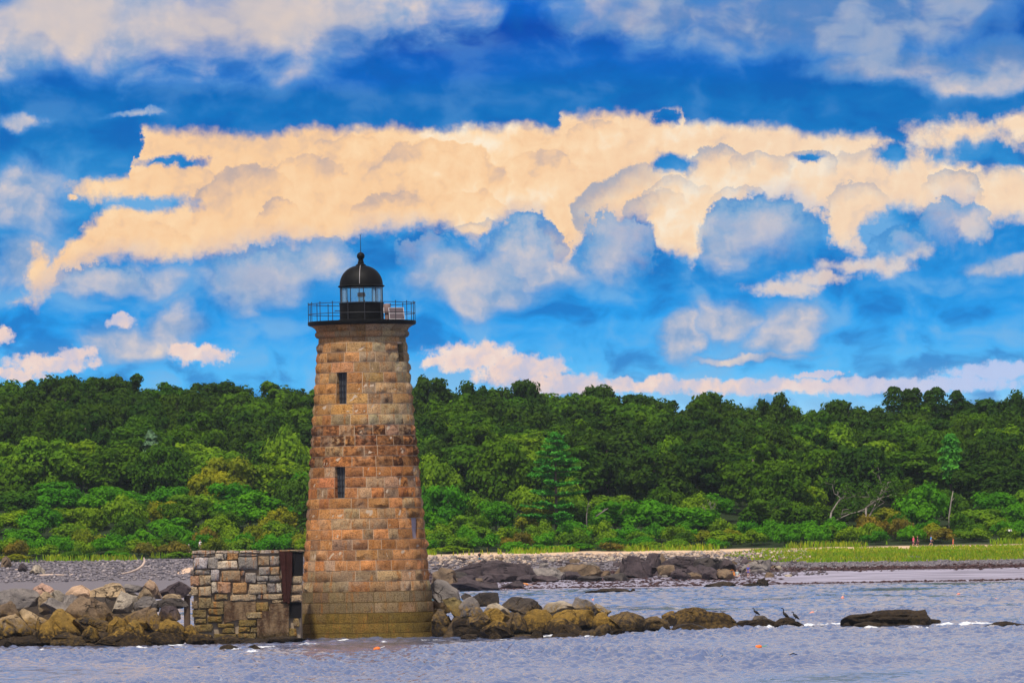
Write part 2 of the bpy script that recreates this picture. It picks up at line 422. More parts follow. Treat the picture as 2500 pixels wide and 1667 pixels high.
def mat_rock(name, tide=1.3):
    """granite boulder: own tint above the tide, ochre weed and black wrack below it"""
    m, t, out = new_mat(name)
    P = geo(t).outputs['Position']; O = objc(t)
    tint = attr(t, 'tint').outputs['Color']; alg = attr(t, 'algae').outputs['Fac']
    z = t.node('ShaderNodeSeparateXYZ', {0: P}).outputs[2]
    n1 = t.noise(P, 0.9, 5, 0.6); n2 = t.noise(P, 5.0, 6, 0.65); n3 = t.noise(P, 22.0, 4, 0.65)
    c = t.mix(t.ss(n1, 0.3, 0.7), t.mix(1.0, tint, (0.60, 0.58, 0.58), 'MULTIPLY'), t.mix(1.0, tint, (1.28, 1.22, 1.14), 'MULTIPLY'))
    c = t.mix(t.mul(t.ss(n3, 0.54, 0.72), 0.6), c, t.mix(1.0, c, (1.7, 1.6, 1.5), 'MULTIPLY'))
    c = t.mix(t.mul(t.ss(n3, 0.46, 0.28), 0.7), c, t.mix(1.0, c, (0.30, 0.27, 0.27), 'MULTIPLY'))
    c = t.mix(t.mul(t.ss(n2, 0.44, 0.30), 0.6), c, t.mix(1.0, c, (0.36, 0.33, 0.33), 'MULTIPLY'))
    zz = t.add(z, t.mul(t.sub(n1, 0.5), 1.8))
    wv = t.vm('MULTIPLY_ADD', t.noise(P, 1.6, 3, 0.6, color=True), (0.9, 0.9, 0.9), P)
    ck = t.node('ShaderNodeTexVoronoi', {'Vector': wv, 'Scale': 0.55}, feature='DISTANCE_TO_EDGE').outputs['Distance']
    ckm = t.mul(t.ss(ck, 0.028, 0.006), t.ss(t.noise(P, 0.6, 2, 0.5), 0.46, 0.60))
    c = t.mix(t.mul(ckm, 0.75), c, (0.02, 0.016, 0.013))
    och = t.mix(t.ss(n2, 0.3, 0.7), (0.070, 0.038, 0.008), (0.36, 0.215, 0.040))
    c = t.mix(t.mul(t.mul(t.ss(zz, tide + 0.35, tide - 0.7), alg), t.ss(t.add(n2, t.mul(n1, 0.6)), 0.62, 0.86)), c, och)
    wr = t.mul(t.ss(t.add(zz, t.mul(n2, 1.5)), 1.95, 1.30), alg)
    c = t.mix(wr, c, t.mix(t.ss(n2, 0.45, 0.7), (0.022, 0.013, 0.006), (0.085, 0.050, 0.012)))
    principled(t, out, c, t.lerp(wr, 0, 1, 0.88, 0.55), 0.25, t.sub(t.add(t.mul(n2, 0.65), t.mul(n3, 0.35)), t.mul(ckm, 0.5)), 0.24, 1.0)
    return m

def mat_simple(name, col, rough=0.7, spec=0.3, var=0.25, scale=6.0, metal=0.0, bump=0.0):
    m, t, out = new_mat(name)
    n = t.noise(objc(t), scale, 4, 0.6)
    d = tuple(x * (1 - var) for x in col); l = tuple(x * (1 + var) for x in col)
    principled(t, out, t.mix(n, d, l), rough, spec, n if bump else None, bump, 0.6, metal)
    return m

def mat_leaf(name, dark, lightc, hue=0.5, trans=0.3):
    trans += 0.08
    m, t, out = new_mat(name)
    g = geo(t)
    r = g.outputs['Random Per Island']
    oi = t.n.new('ShaderNodeObjectInfo').outputs['Random']
    c = t.mix(t.lerp(r, 0, 1, 0.22, 0.78), dark, lightc)
    c = t.mix(t.mul(t.ss(oi, 0.45, 1.0), 0.55), c, t.mix(1.0, c, (1.28, 1.12, 0.7), 'MULTIPLY'))
    c = t.mix(t.mul(t.ss(oi, 0.45, 0.0), 0.55), c, t.mix(1.0, c, (0.62, 0.86, 0.95), 'MULTIPLY'))
    n = t.noise(g.outputs['Position'], 0.30, 3, 0.55)
    c = t.mix(t.ss(n, 0.36, 0.66), t.mix(1.0, c, (0.72, 0.8, 0.85), 'MULTIPLY'), t.mix(1.0, c, (1.3, 1.2, 1.0), 'MULTIPLY'))
    df = t.node('ShaderNodeBsdfDiffuse', {'Color': c})
    tr = t.node('ShaderNodeBsdfTranslucent', {'Color': t.mix(1.0, c, (1.2, 1.25, 0.5), 'MULTIPLY')})
    mx = t.node('ShaderNodeMixShader', {0: trans, 1: df.outputs[0], 2: tr.outputs[0]})
    t.l.new(mx.outputs[0], out.inputs[0])
    return m

M = {}
M['granite'] = mat_granite()
M['rock'] = mat_rock('shore_rock', 1.9)
def mat_mortar():
    m, t, out = new_mat('lime_mortar'); P = objc(t)
    z = t.node('ShaderNodeSeparateXYZ', {0: P}).outputs[2]; n = t.noise(P, 3.0, 4, 0.6)
    c = t.mix(n, (0.42, 0.31, 0.21), (0.66, 0.50, 0.35))
    principled(t, out, t.mix(t.ss(t.add(z, n), 4.2, 3.0), c, (0.14, 0.095, 0.035)), 0.95, 0.1)      # weed in the tidal joints
    return m
M['mortar'] = mat_mortar()
M['black'] = mat_simple('black_paint', (0.003, 0.003, 0.0035), 0.6, 0.18, 0.4, 5.0)
M['iron'] = mat_simple('dark_iron', (0.022, 0.023, 0.028), 0.5, 0.4, 0.3, 8.0)
M['rust'] = mat_simple('rusted_iron', (0.040, 0.013, 0.010), 0.9, 0.15, 0.8, 3.2, bump=0.08)
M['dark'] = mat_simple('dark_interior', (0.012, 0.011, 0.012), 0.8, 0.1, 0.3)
M['winglass'] = mat_simple('dusty_window_glass', (0.045, 0.05, 0.058), 0.25, 0.5, 0.5, 9.0)
M['board'] = mat_simple('grey_window_board', (0.36, 0.31, 0.35), 0.85, 0.2, 0.25, 6.0)
def mat_concrete():
    m, t, out = new_mat('stained_concrete'); P = geo(t).outputs['Position']
    n = t.noise(t.vm('MULTIPLY', P, (1, 1, 0.25)), 2.6, 5, 0.62); n2 = t.noise(P, 5.0, 5, 0.65)
    z = t.node('ShaderNodeSeparateXYZ', {0: P}).outputs[2]
    c = t.mix(t.ss(n, 0.32, 0.68), (0.070, 0.036, 0.020), (0.235, 0.155, 0.085))
    c = t.mix(t.mul(t.ss(n2, 0.50, 0.72), 0.6), c, (0.26, 0.185, 0.11))
    c = t.mix(t.ss(t.add(z, n2), 1.2, 0.7), c, (0.045, 0.030, 0.012))        # weed at the waterline
    principled(t, out, c, 0.92, 0.15, n2, 0.12, 1.0); return m
M['concrete'] = mat_concrete()
M['white'] = mat_simple('white_paint', (0.74, 0.72, 0.68), 0.6, 0.3, 0.1)
M['panel'] = mat_simple('solar_cell', (0.075, 0.052, 0.060), 0.35, 0.5, 0.2)
M['alu'] = mat_simple('aluminium_frame', (0.45, 0.42, 0.44), 0.5, 0.5, 0.1)
M['tan'] = mat_simple('tan_casing', (0.23, 0.155, 0.14), 0.6, 0.3, 0.2)
M['bark'] = mat_simple('grey_bark', (0.135, 0.105, 0.090), 0.95, 0.1, 0.4, 2.0)
M['deadwood'] = mat_simple('bleached_deadwood', (0.26, 0.225, 0.20), 0.95, 0.1, 0.25, 3.0)
M['drift'] = mat_simple('driftwood', (0.52, 0.40, 0.33), 0.95, 0.1, 0.25, 2.0)
M['feather'] = mat_simple('black_feathers', (0.012, 0.011, 0.012), 0.6, 0.3, 0.4)
M['orange'] = mat_simple('orange_foam', (0.85, 0.18, 0.03), 0.6, 0.3, 0.1)
M['pinkbuoy'] = mat_simple('faded_red_foam', (0.75, 0.30, 0.22), 0.6, 0.3, 0.1)
M['green'] = mat_simple('green_foam', (0.02, 0.42, 0.16), 0.6, 0.3, 0.1)

def mat_glass():
    m, t, out = new_mat('lantern_glass')
    tr = t.node('ShaderNodeBsdfTransparent', {'Color': (0.86, 0.98, 0.97, 1)})
    gl = t.node('ShaderNodeBsdfGlossy', {'Color': (1, 1, 1, 1), 'Roughness': 0.05})
    f = t.node('ShaderNodeFresnel', {'IOR': 1.5}).outputs[0]
    mx = t.node('ShaderNodeMixShader', {0: t.add(t.mul(f, 0.8), 0.03), 1: tr.outputs[0], 2: gl.outputs[0]})
    sa = t.node('ShaderNodeBsdfTranslucent', {'Color': (0.70, 0.90, 0.90, 1)})          # pale film: sky glow and reflection painted into the panes
    mx2 = t.node('ShaderNodeMixShader', {0: 0.20, 1: mx.outputs[0], 2: sa.outputs[0]})
    t.l.new(mx2.outputs[0], out.inputs[0])
    return m
M['glass'] = mat_glass()

# ------------------------------------------------------------------ terrain
PY = [700, 780, 796, 870, 890, 955, 968, 985, 1000, 1050, 1100, 1160, 1210, 1300, 1600, 4000]
PZ = [-4.0, -0.7, 0.0, 1.55, 2.3, 4.05, 4.35, 5.0, 6.4, 11.5, 16.0, 21.0, 25.5, 26.0, 10.0, 0.5]
def sm(x, a, b):
    t = np.clip((np.asarray(x, dtype=float) - a) / (b - a), 0, 1); return t * t * (3 - 2 * t)
def ground_z(X, Y):
    X = np.asarray(X, float); Y = np.asarray(Y, float)
    z = np.interp(Y, PY, PZ)
    z = z - 7.0 * sm(X, -80, 90) * sm(Y, 1000, 1190) * (1 - sm(Y, 1600, 2500))
    z = z + sm(Y, 985, 1040) * (0.7 * np.sin(X * 0.071 + 1.0) + 0.5 * np.sin(X * 0.19 + Y * 0.05))
    z = z + 0.05 * sm(Y, 800, 830) * np.sin(X * 0.6 + Y * 0.31) * np.sin(Y * 0.23 + X * 0.11)
    return z
def beach_Y(px, py):
    """distance at which a photo pixel meets the beach"""
    u, v = uv(px, py)
    Ys = np.linspace(790, 1000, 841)
    vv = -500 + (ground_z(u * Ys / F_PX, Ys) - H_CAM) * F_PX / Ys
    i = int(np.argmin(np.abs(vv - v)))
    return float(Ys[i])

def build_terrain():
    xs = np.concatenate([np.linspace(-1500, -130, 24)[:-1], np.linspace(-130, 130, 261), np.linspace(130, 1500, 24)[1:]])
    ys = np.concatenate([np.linspace(760, 1010, 251), np.linspace(1014, 1240, 58), np.linspace(1260, 4000, 40)])
    X, Y = np.meshgrid(xs, ys, indexing='ij')
    Z = ground_z(X, Y)
    V = np.stack([X, Y, Z], -1).reshape(-1, 3)
    nx, ny = len(xs), len(ys)
    i, j = np.meshgrid(np.arange(nx - 1), np.arange(ny - 1), indexing='ij')
    a = (i * ny + j).ravel()
    Fq = np.stack([a, a + ny, a + ny + 1, a + 1], 1)
    m, t, out = new_mat('beach_and_hill')
    P = geo(t).outputs['Position']
    sx = t.node('ShaderNodeSeparateXYZ', {0: P}); x, y, z = sx.outputs
    n1 = t.noise(P, 0.08, 4, 0.6); n2 = t.noise(P, 0.8, 5, 0.6); n3 = t.noise(P, 4.0, 4, 0.7)
    yw = t.add(y, t.mul(t.sub(n1, 0.5), 14.0))
    yw2 = t.add(yw, t.mul(t.sub(n2, 0.5), 7.0))
    st_ = t.noise(t.vm('MULTIPLY', P, (0.5, 2.2, 1)), 0.12, 4, 0.6)
    wet = t.mix(t.ss(st_, 0.38, 0.62), (0.200, 0.185, 0.235), (0.380, 0.355, 0.450))
    c = wet
    c = t.mix(t.ss(yw2, 858, 864), c, t.mix(n3, (0.050, 0.024, 0.022), (0.105, 0.060, 0.055)))   # wrack band
    gravel = t.mix(n3, (0.095, 0.085, 0.100), (0.23, 0.205, 0.225))
    c = t.mix(t.ss(yw2, 876, 882), c, gravel)
    c = t.mix(t.ss(x, -20, -26), c, gravel)
    sand = t.mix(n3, (0.56, 0.38, 0.24), (0.72, 0.53, 0.36))
    c = t.mix(t.mul(t.ss(yw2, 932, 940), t.ss(x, -22, -8)), c, sand)
    floor = t.mix(n3, (0.010, 0.020, 0.005), (0.022, 0.040, 0.009))
    c = t.mix(t.ss(yw2, 964, 972), c, floor)
    principled(t, out, c, 0.9, 0.2, n3, 0.08, 0.8)
    o = link('beach', mesh('beach', V, Fq, m, True))
    prop(o, kind='structure')
build_terrain()

# ------------------------------------------------------------------ sea
ROCK_FEET = []          # (x, y, r) of stones standing in the water, for foam
def build_sea():
    r = np.random.default_rng(3)
    W = []
    for k in range(60):
        ky = r.uniform(1.1, 4.6); kx = r.normal(0, 4.6)
        W.append((kx, ky, r.uniform(0, 6.28), 0.0175 * (2.4 / ky) ** 0.8 * (1.0 if abs(kx) < 7 else 0.6)))
    for k in range(8):
        L = r.uniform(5, 12); a = r.normal(R(-80), R(20)); W.append((2 * PI / L * math.cos(a), 2 * PI / L * math.sin(a), r.uniform(0, 6.28), 0.016))
    def height(X, Y):
        z = np.zeros_like(X)
        gust = 0.75 + 0.45 * np.sin(X * 0.11 + Y * 0.021 + 1.2) * np.sin(Y * 0.045 - X * 0.04) + 0.25 * np.sin(X * 0.31 + 2 * np.sin(Y * 0.06))
        for (kx, ky, p, A) in W:
            s = np.sin(kx * X + ky * Y + p)
            z += A * (s + 0.45 * (s * s - 0.5))
        return z * gust
    vs, fs, off = [], [], 0
    for (x0, x1, dx, y0, y1, dy) in ((-30, 30, 0.13, 224, 300, 0.22), (-36, 36, 0.17, 300, 378, 0.32), (-58, 58, 0.30, 378, 500, 0.5), (-100, 100, 0.55, 500, 812, 1.0)):
        xs = np.arange(x0, x1 + dx / 2, dx); ys = np.arange(y0, y1 + dy / 2, dy)
        X, Y = np.meshgrid(xs, ys, indexing='ij')
        Z = height(X, Y)
        e = np.minimum(np.minimum(X - x0, x1 - X) / 4.0, 1.0)
        Z = Z * np.clip(e, 0, 1)
        Z *= 1 - 0.75 * sm(Y, 760, 800)
        nx, ny = len(xs), len(ys)
        i, j = np.meshgrid(np.arange(nx - 1), np.arange(ny - 1), indexing='ij')
        a = (i * ny + j).ravel() + off
        vs.append(np.stack([X, Y, Z], -1).reshape(-1, 3)); fs.append(np.stack([a, a + ny, a + ny + 1, a + 1], 1)); off += nx * ny
    # the open sea around
    for (x0, x1, y0, y1, z) in ((-5000, 5000, -3000, 830, -0.7),):
        vs.append(np.array([(x0, y0, z), (x1, y0, z), (x1, y1, z), (x0, y1, z)], float)); fs.append(np.array([[off, off + 1, off + 2, off + 3]])); off += 4
    V = np.concatenate(vs); Fq = np.concatenate(fs)
    # foam by the stones
    foam = np.zeros(len(V))
    for (fx_, fy_, rx, ry, k) in ROCK_FEET:
        d = ((V[:, 0] - fx_) / rx) ** 2 + ((V[:, 1] - fy_) / ry) ** 2
        foam = np.maximum(foam, k * np.exp(-d))
    V[:, 2] += 0.05 * np.clip(foam - 0.5, 0, 1)
    m, t, out = new_mat('choppy_sea')
    P = geo(t).outputs['Position']
    fo = attr(t, 'foam').outputs['Fac']
    Q = t.vm('MULTIPLY', P, (1.0, 0.45, 1.0))
    b = t.add(t.mul(t.noise(Q, 3.4, 4, 0.62), 0.11), t.mul(t.noise(Q, 11.0, 3, 0.6), 0.022))
    bump = t.node('ShaderNodeBump', {'Height': b, 'Distance': 1.0, 'Strength': 0.24}).outputs[0]
    p = t.n.new('ShaderNodeBsdfPrincipled')
    n = t.noise(t.vm('MULTIPLY', P, (1, 0.3, 1)), 0.12, 3, 0.5)
    p.inputs['Roughness'].default_value = 0.05; p.inputs['IOR'].default_value = 1.34; p.inputs['Specular IOR Level'].default_value = 0.9
    t.put(p.inputs['Base Color'], t.mix(n, (0.095, 0.128, 0.245), (0.125, 0.162, 0.290)))
    t.l.new(bump, p.inputs['Normal'])
    fd = t.node('ShaderNodeBsdfDiffuse', {'Color': (0.80, 0.82, 0.86, 1)})
    fn = t.noise(Q, 3.0, 5, 0.7)
    cap = t.ss(t.noise(Q, 1.1, 4, 0.75), 0.66, 0.74)
    fm = t.ss(t.add(fo, t.mul(t.sub(fn, 0.5), 1.1)), 0.42, 0.62)
    fm = t.mul(t.mul(fm, t.ss(fo, 0.05, 0.2)), 0.85)
    mx = t.node('ShaderNodeMixShader', {0: t.mx(fm, t.mul(cap, 0.25)), 1: p.outputs[0], 2: fd.outputs[0]})
    t.l.new(mx.outputs[0], out.inputs[0])
    me = mesh('sea', V, Fq, m, True)
    fattr(me, 'foam', foam)
    prop(link('sea', me), kind='structure')

# ------------------------------------------------------------------ lighthouse
TX, TY = uv(885.5, 900)[0] * 391.0 / F_PX, 391.0
TS = 391.0 / F_PX                                     # metres per photo pixel at the tower
def tz(py): return H_CAM + (uv(891, py)[1] + 500.0) * TS
TOWER = empty('lighthouse', (TX, TY, 0), 0, 'tall tapering granite block lighthouse with black lantern on the rocks', 'lighthouse')

def block(name, a0, a1, z0, z1, r0, r1, bulge, rough, seed, tint, stain, algae, nx=5, nz=3, depth=0.45, gap=0.019):
    """one rock-faced stone of a round course; angles in radians from the side facing the viewer"""
    r_ = np.random.default_rng(seed)
    rm = (r0 + r1) / 2
    a0 += gap / rm; a1 -= gap / rm; z0 += gap; z1 -= gap
    V = []; nxx, nzz = nx + 1, nz + 1
    lean = r_.normal(0, 0.25, 2)
    for i in range(nxx):
        s = i / nx
        for k in range(nzz):
            q_ = k / nz
            ed = (i in (0, nx)) or (k in (0, nz))
            rr = r0 + (r1 - r0) * q_
            if not ed:
                rr += bulge * (0.75 + lean[0] * (s - .5) + lean[1] * (q_ - .5)) + r_.normal(0, rough)
                s2 = s + r_.normal(0, 0.2 / nx); q2 = q_ + r_.normal(0, 0.15 / nz)
            else:
                s2, q2 = s, q_; rr += r_.normal(0, 0.006)
            a = a0 + (a1 - a0) * s2; z = z0 + (z1 - z0) * q2
            V.append((rr * math.sin(a), -rr * math.cos(a), z))
    Fc = []
    for i in range(nx):
        for k in range(nz):
            Fc.append((i * nzz + k, (i + 1) * nzz + k, (i + 1) * nzz + k + 1, i * nzz + k + 1))
    rim = [i * nzz for i in range(nxx)] + [nx * nzz + k for k in range(1, nzz)] + [i * nzz + nz for i in range(nx - 1, -1, -1)] + [k for k in range(nz - 1, 0, -1)]
    o = len(V)
    for idx in rim:
        x, y, z = V[idx]; l = math.hypot(x, y); f = (l - depth) / l
        V.append((x * f, y * f, z))
    n = len(rim)
    for q_ in range(n):
        Fc.append((rim[(q_ + 1) % n], rim[q_], o + q_, o + (q_ + 1) % n))
    me = mesh(name, V, Fc, M['granite'], True, 42)
    cattr(me, 'tint', tint); fattr(me, 'stain', np.full(len(V), stain)); fattr(me, 'algae', np.full(len(V), algae))
    return me

COURSE_Y = [838, 861.5, 886, 911, 936.5, 962, 987.5, 1013, 1038.5, 1064, 1089.5, 1114.5, 1140, 1165, 1190.5, 1215.8, 1240.7, 1266, 1291.3, 1316, 1341, 1366.5, 1392, 1417.5, 1443, 1468.7, 1494.4, 1519, 1543, 1580]
def half_w(py):
    if py <= 1443: return 108.5 + (py - 838) * 0.0783
    return {0: 159.5, 1: 162.5, 2: 165.0, 3: 167.0, 4: 168.0}[min(4, int((py - 1443.1) // 25.0))]
# window openings: (course index from, to, centre angle, half angle)
WINS = [(3, 6, R(-25.5), 0.345, 'deep'), (12, 15, R(-25.5), 0.34, 'deep'), (0, 2, R(60.0), 0.30, 'deep'), (17, 19, R(58.0), 0.30, 'boarded')]

def tint_at(py, a, r):
    """stone colour by height and side: weathered granite, warm on one side, greyer on the other"""
    orange = np.array((0.54, 0.225, 0.065)); tan = np.array((0.54, 0.340, 0.135)); grey = np.array((0.42, 0.335, 0.215))
    red = np.array((0.47, 0.165, 0.055)); pink = np.array((0.54, 0.265, 0.105)); brown = np.array((0.30, 0.20, 0.105)); ochre = np.array((0.31, 0.195, 0.040))
    side = float(sm(a, -0.35, 0.45))
    if py < 905: b = (0.55 * orange + 0.25 * grey + 0.2 * tan) * (1 - side) + (0.45 * tan + 0.55 * grey) * side; st = 0.1
    elif py < 1030: b = (0.6 * orange + 0.4 * tan) * (1 - side) + (0.5 * tan + 0.5 * grey) * side; st = 0.2
    elif py < 1145: b = red * 0.75 + tan * 0.25; st = 0.95
    elif py < 1215: b = red * 0.55 + pink * 0.45; st = 0.40
    elif py < 1310: b = 0.75 * pink + 0.25 * orange; st = 0.15
    elif py < 1415: b = 0.55 * pink + 0.35 * red + 0.10 * grey; st = 0.10
    elif py < 1440: b = 0.55 * grey + 0.45 * pink; st = 0.05
    elif py < 1490: b = brown * 0.7 + grey * 0.3; st = 0.1
    else: b = ochre; st = 0.1
    if r.random() < 0.30 and py < 1440: b = 0.4 * b + 0.6 * grey
    if r.random() < 0.16 and py < 1440: b = 0.55 * b + 0.45 * orange
    b = b * r.uniform(0.66, 1.34) * (1 + r.normal(0, 0.04, 3))
    alg = 0.0 if py < 1440 else (0.25 if py < 1465 else (0.45 if py < 1490 else 0.8))
    return np.clip(b, 0.02, 0.8), st * r.uniform(0.5, 1.25), alg

def build_tower():
    r = np.random.default_rng(21)
    rest_v, rest_f, rest_t, rest_s, rest_a = [], [], [], [], []
    off = 0; count = 0
    for ci in range(len(COURSE_Y) - 1):
        yt, yb = COURSE_Y[ci], COURSE_Y[ci + 1]
        z1, z0 = tz(yt), tz(yb)
        if ci == len(COURSE_Y) - 2: z0 = -0.9
        r0, r1 = half_w(yb - 0.2 if yb < 1443.1 else yt + 1) * TS, half_w(yt + 0.2 if yt < 1442 else yt + 1) * TS
        wins = [(c - h / ((r0 + r1) / 2), c + h / ((r0 + r1) / 2), s, e) for (s, e, c, h, k) in WINS if s <= ci < e]
        # spans of masonry between openings
        spans = []
        if not wins:
            a = -PI + r.uniform(0, 0.3); spans.append((a, a + 2 * PI, None))
        else:
            ws = sorted(wins)
            for i, w in enumerate(ws):
                nxt = ws[(i + 1) % len(ws)]
                e = nxt[0] + (2 * PI if i == len(ws) - 1 else 0)
                spans.append((w[1], e, None))
        lintels = [(c, h) for (s, e, c, h, k) in WINS if ci == s - 1 or ci == e]
        for (s, e, _) in spans:
            rm = (r0 + r1) / 2
            joints = [s]; a = s
            while True:
                w = r.choice([0.62, 0.8, 0.95, 1.1, 1.3, 1.6], p=[.12, .22, .26, .2, .14, .06]) / rm
                if ci >= 24: w *= 1.35
                if e - (a + w) < 0.5 / rm: joints.append(e); break
                a += w; joints.append(a)
            # a long stone over and under each opening
            for (c, h) in lintels:
                lo, hi = c - (h + 0.38) / rm, c + (h + 0.42) / rm
                for sh in (0, 2 * PI):
                    if joints[0] < lo + sh and joints[-1] > hi + sh:
                        joints = [j for j in joints if not (lo + sh - 0.3 / rm < j < hi + sh + 0.3 / rm)] + [lo + sh, hi + sh]; joints.sort()
            for a0, a1 in zip(joints[:-1], joints[1:]):
                am = ((a0 + a1) / 2 + PI) % (2 * PI) - PI
                ym = (yt + yb) / 2
                tint, st, alg = tint_at(ym, am, r)
                smooth_c = ci >= 24
                bulge = r.uniform(0.012, 0.04) if smooth_c else abs(r.normal(0.07, 0.04)) + 0.012
                if r.random() < 0.25: bulge *= 0.3
                near = abs(am) < R(84)
                me = block('granite_block', a0, a1, z0, z1, r0, r1, bulge, 0.012 if smooth_c else 0.036, int(r.integers(1e9)), tint, st, alg, 5 if near else 3, 3 if near else 2)
                if near and count < 300:
                    link('granite_block', me, None, TOWER); count += 1
                else:
                    n = len(me.vertices); co = np.empty(n * 3, np.float32); me.vertices.foreach_get('co', co)
                    rest_v.append(co.reshape(-1, 3)); rest_t.append(np.tile(tint, (n, 1))); rest_s.append(np.full(n, st)); rest_a.append(np.full(n, alg))
                    rest_f.extend([tuple(off + i for i in p.vertices) for p in me.polygons]); off += n
                    bpy.data.meshes.remove(me)
    me = mesh('granite_block_far_side', np.concatenate(rest_v), rest_f, M['granite'], True, 42)
    cattr(me, 'tint', np.concatenate(rest_t)); fattr(me, 'stain', np.concatenate(rest_s)); fattr(me, 'algae', np.concatenate(rest_a))
    prop(link('granite_masonry', me, None, TOWER), kind='stuff')
    # mortar bed just behind the faces, open at the windows
    mb = MB(); NA = 180
    for ci in range(len(COURSE_Y) - 1):
        yt, yb = COURSE_Y[ci], COURSE_Y[ci + 1]
        z1, z0 = tz(yt), tz(yb)
        if ci == len(COURSE_Y) - 2: z0 = -0.9
        r0, r1 = half_w(yb - 0.2 if yb < 1443.1 else yt + 1) * TS - 0.022, half_w(yt + 0.2 if yt < 1442 else yt + 1) * TS - 0.022
        edges = list(np.linspace(-PI, PI, NA + 1))
        holes = [(c - h / ((r0 + r1) / 2), c + h / ((r0 + r1) / 2)) for (s, e, c, h, k) in WINS if s <= ci < e]
        for h0, h1 in holes: edges = [x for x in edges if not (h0 - 0.012 < x < h1 + 0.012)] + [h0, h1]
        edges.sort()
        for a0, a1 in zip(edges[:-1], edges[1:]):
            if any(h0 - 1e-6 <= a0 and a1 <= h1 + 1e-6 for h0, h1 in holes): continue
            o = len(mb.v)
            for a, rr, z in ((a0, r0, z0), (a1, r0, z0), (a1, r1, z1), (a0, r1, z1)): mb.v.append((rr * math.sin(a), -rr * math.cos(a), z))
            mb.f.append((o, o + 1, o + 2, o + 3))
    link('mortar', mb.mesh('mortar', M['mortar']), None, TOWER)
    # windows
    for (s, e, c, h, kind) in WINS:
        z1, z0 = tz(COURSE_Y[s]), tz(COURSE_Y[e]); rm = (half_w(COURSE_Y[s]) + half_w(COURSE_Y[e])) / 2 * TS
        d = Vector((math.sin(c), -math.cos(c), 0)); tn = Vector((math.cos(c), math.sin(c), 0))
        dep = 0.10 if kind == 'boarded' else 0.34
        slope = (half_w(COURSE_Y[e]) - half_w(COURSE_Y[s])) * TS / (z1 - z0)
        Mx = Matrix((( tn.x, d.x, 0), (tn.y, d.y, 0), (0, 0, 1)))
        zc = (z0 + z1) / 2
        cen = d * (rm - dep - 0.05)
        w = empty('window', (0, 0, 0)); w.parent = TOWER
        link('window_board' if kind == 'boarded' else 'window_pane', MB().box((cen.x, cen.y, zc), (2 * h + 0.1, 0.05, z1 - z0 + 0.1), Mx).mesh('pane', M['board'] if kind == 'boarded' else M['winglass']), None, w)
        if kind == 'deep':
            gb = MB(); cg = d * (rm - dep - 0.02 + 0.02)
            n = 5
            for i in range(1, n):
                p = cg + Vector((0, 0, z0 + (z1 - z0) * i / n)); gb.box(p, (2 * h, 0.05, 0.035), Mx)
            for k in (-1, 0, 1):
                p = cg + tn * (k * h * 0.5) + Vector((0, 0, zc)); gb.box(p, (0.035, 0.055, z1 - z0), Mx)
            link('glazing_bars', gb.mesh('bars', M['iron']), None, w)
    # inner dark drum closes the view through the openings
    link('inner_wall', MB().lathe([(3.0, 0.2), (2.0, tz(838) - 0.1), (0.01, tz(838) - 0.1)], 40).mesh('inner', M['dark'], True), None, TOWER)
    # cornice: plain course, roll, flare under the gallery
    def ring(prof, n, seed, tintf):
        r_ = np.random.default_rng(seed)
        a = -PI + 0.1
        k = 0
        while k < n:
            a0 = a + k * 2 * PI / n; a1 = a0 + 2 * PI / n
            am = ((a0 + a1) / 2 + PI) % (2 * PI) - PI
            g = 0.012 / prof[0][0]
            P = np.zeros((7, len(prof), 3))
            for i in range(7):
                aa = a0 + g + (a1 - a0 - 2 * g) * i / 6
                for j, (rr, z) in enumerate(prof): P[i, j] = (rr * math.sin(aa), -rr * math.cos(aa), z)
            mb_ = MB(); mb_.grid(P)
            for e_ in (0, 6):
                o = len(mb_.v)
                for (rr, z) in prof: mb_.v.append(tuple(P[e_, prof.index((rr, z))]))
                aa = a0 + g if e_ == 0 else a1 - g
                mb_.v.append((1.9 * math.sin(aa), -1.9 * math.cos(aa), prof[-1][1])); mb_.v.append((1.9 * math.sin(aa), -1.9 * math.cos(aa), prof[0][1]))
                f = tuple(range(o, o + len(prof) + 2)); mb_.f.append(f if e_ else f[::-1])
            me_ = mb_.mesh('cornice_stone', M['granite'], True, 50)
            tint, st, alg = tintf(am, r_)
            cattr(me_, 'tint', tint); fattr(me_, 'stain', np.full(len(me_.vertices), st)); fattr(me_, 'algae', np.zeros(len(me_.vertices)))
            link('cornice_stone', me_, None, TOWER); k += 1
    tf = lambda am, r_: (tint_at(860, am, r_)[0] * 0.92, 0.15, 0.0)
    q = lambda py: tz(py)
    hw = lambda p: p * TS
    ring([(hw(107), q(838) + .01), (hw(106.5), q(825.5))], 20, 1, tf)
    roll = [(hw(107), q(825.2)), (hw(111), q(824)), (hw(114.5), q(820)), (hw(115.5), q(816)), (hw(114.5), q(812.5)), (hw(112.5), q(810.6))]
    ring(roll, 18, 2, tf)
    ring([(hw(111.5), q(810.3)), (hw(112.5), q(806)), (hw(115), q(802)), (hw(120), q(798)), (hw(126), q(795.2))], 20, 3, tf)
    link('cornice_bed', MB().lathe([(hw(105.5), q(842)), (hw(105.5), q(824)), (hw(109.5), q(818)), (hw(110.5), q(806)), (hw(117), q(797)), (0.1, q(796.6))], 60).mesh('cornice_bed', M['mortar'], True), None, TOWER)
    # gallery
    zd0, zd1 = q(795), q(784.5)
    link('gallery_deck', MB().lathe([(0.05, zd0), (hw(127), zd0), (hw(131.5), zd0 + 0.05), (hw(132.2), zd0 + 0.10), (hw(132.2), zd1 - 0.02), (hw(131), zd1), (0.05, zd1)], 96).mesh('deck', M['black'], True, 30), None, TOWER)
    n_post = 20; rr = hw(130.3); zt = q(741.5)
